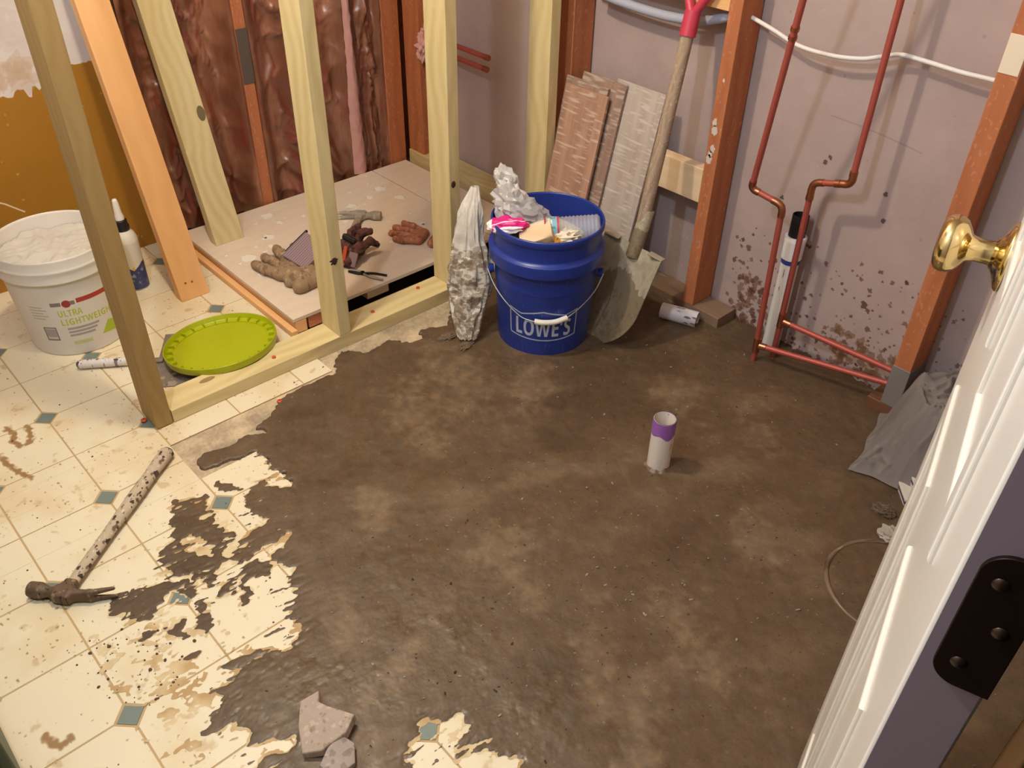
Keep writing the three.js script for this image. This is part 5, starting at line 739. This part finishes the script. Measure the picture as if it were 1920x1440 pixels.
function rubble(label, x, z, P, h, tilt, seed, col) { const s = new THREE.Shape(); P.forEach(([a, b], i) => s[i ? 'lineTo' : 'moveTo'](a - x, -(b - z))); s.closePath(); let g = new THREE.ExtrudeGeometry(s, { depth: h, bevelEnabled: true, bevelThickness: 0.003, bevelSize: 0.003, bevelSegments: 2, steps: 3, curveSegments: 4 }); g.rotateX(-Math.PI / 2); const o = mesh('concrete_chunk', planarUV(g, 0, 2, 0.15, 0.15), M({ map: speckTex(256, 256, col, [[[col[0] - 34, col[1] - 36, col[2] - 38], 60, 3, 16, 0.6], [[col[0] + 26, col[1] + 26, col[2] + 26], 60, 2, 14, 0.5]], seed), roughness: 0.85 })); o.position.set(x, 0.006, z); o.rotation.set(tilt[0], 0, tilt[1]); return tag(o, label, 'concrete'); }
rubble('large broken slab of pale concrete lying at the edge of the wet cement', -0.835, -0.345, [[-0.891, -0.343], [-0.886, -0.373], [-0.868, -0.362], [-0.849, -0.368], [-0.80, -0.392], [-0.784, -0.365], [-0.787, -0.318], [-0.805, -0.295], [-0.853, -0.316]], 0.014, [0.12, 0.1], 111, [172, 152, 136]);
rubble('smaller broken piece of grey concrete beside the large slab', -0.762, -0.332, [[-0.79, -0.353], [-0.765, -0.362], [-0.738, -0.345], [-0.735, -0.31], [-0.765, -0.30], [-0.782, -0.325]], 0.013, [-0.1, -0.12], 112, [164, 148, 138]);
for (const [x, z, r, s, l] of [[-0.386, -1.515, 0.026, 1.2, 'pale rubble lump half sunk in cement inside the wire hoop'], [-0.44, -1.575, 0.02, 5.2, 'dark muddy rubble lump between the hoop and the cartons']]) { const o = mesh('rubble_lump', crumple(r, 1.2, 0.55, 0.9, s, 0.4, 9), M({ color: s < 3 ? 0xa99c90 : 0x5c4938, roughness: 0.6 })); o.position.set(x, r * 0.45, z); tag(o, l, 'rubble'); }
// orange plastic washers dropped on the floor
for (const [x, z, l] of [[-1.688, -0.765, 'small orange plastic washer dropped on the dry concrete'], [-1.84, -0.470, 'orange plastic scrap wedged at the foot of the end stud']]) { const o = mesh('plastic_washer', lathe([[0.002, 0.0], [0.0075, 0.0], [0.0075, 0.004], [0.004, 0.006], [0.002, 0.006]], 18), M({ color: 0xd0552a, roughness: 0.5, side: THREE.DoubleSide })); o.position.set(x, l.includes('dry') ? -0.002 : 0.001, z); tag(o, l, 'washer'); }

// ------------------------------------------------------------------ vanity cabinet whose corner enters the frame, and the two lamps
{ const t = thing('vanity_cabinet', 'dark green vanity cabinet whose corner shows beside the vinyl tiles', 'cabinet', [-1.45, 0, 0.285]); const gm = M({ color: 0x3f4a30, roughness: 0.5 });
  mesh('body', new RoundedBoxGeometry(1.0, 0.78, 0.40, 2, 0.004).translate(0, 0.392, 0), gm, t); for (const x of [-0.245, 0.245]) { const d = mesh('cabinet_door', new RoundedBoxGeometry(0.46, 0.62, 0.018, 2, 0.004).translate(x, 0.4, -0.209), gm, t); mesh('pull', lathe([[0, 0], [0.012, 0], [0.014, 0.018], [0.008, 0.024], [0, 0.024]], 20).rotateX(-Math.PI / 2).translate(x - Math.sign(x) * 0.19, 0.5, -0.218), mCuFit, d); }
  mesh('worktop', new RoundedBoxGeometry(1.04, 0.03, 0.43, 2, 0.006).translate(0, 0.797, -0.005), M({ color: 0xd8d0c4, roughness: 0.3 }), t); }
{ const t = thing('ceiling_light', 'round warm ceiling lamp with a frosted globe', 'lamp', [-1.62, 2.3, -0.60]); mesh('base', lathe([[0, 0], [0.11, 0], [0.115, -0.02], [0.09, -0.035], [0.05, -0.05], [0.045, -0.11], [0, -0.11]], 40), M({ color: 0xd8d2c8, roughness: 0.5, side: THREE.DoubleSide }), t);
  mesh('light_bulb', new THREE.SphereGeometry(0.045, 32, 20).translate(0, -0.19, 0), M({ color: 0xffffff, emissive: WARM, emissiveIntensity: 6, roughness: 0.4 }), t); mesh('socket', new THREE.CylinderGeometry(0.022, 0.02, 0.05, 20).translate(0, -0.135, 0), M({ color: 0xd8d2c8, roughness: 0.5 }), t); }
{ const t = thing('pendant_light', 'bare cool white bulb hanging from the ceiling on a cord', 'lamp', [-0.88, 2.3, 0.05]); const wm = M({ color: 0xd8d2c8, roughness: 0.5 });
  mesh('rose', lathe([[0, 0], [0.045, 0], [0.045, -0.012], [0.02, -0.025], [0, -0.025]], 32), wm, t); mesh('cord', cylBetween(V(0, -0.02, 0), V(0, -0.235, 0), 0.004), wm, t); mesh('socket', cylBetween(V(0, -0.23, 0), V(0, -0.283, 0), 0.02), wm, t);
  mesh('light_bulb', new THREE.SphereGeometry(0.04, 32, 20).translate(0, -0.32, 0), M({ color: 0xffffff, emissive: COOL, emissiveIntensity: 6, roughness: 0.4 }), t); }
scene.traverse((o) => { if (o.isMesh) { o.castShadow = true; o.receiveShadow = true; } });
renderer.render(scene, camera);
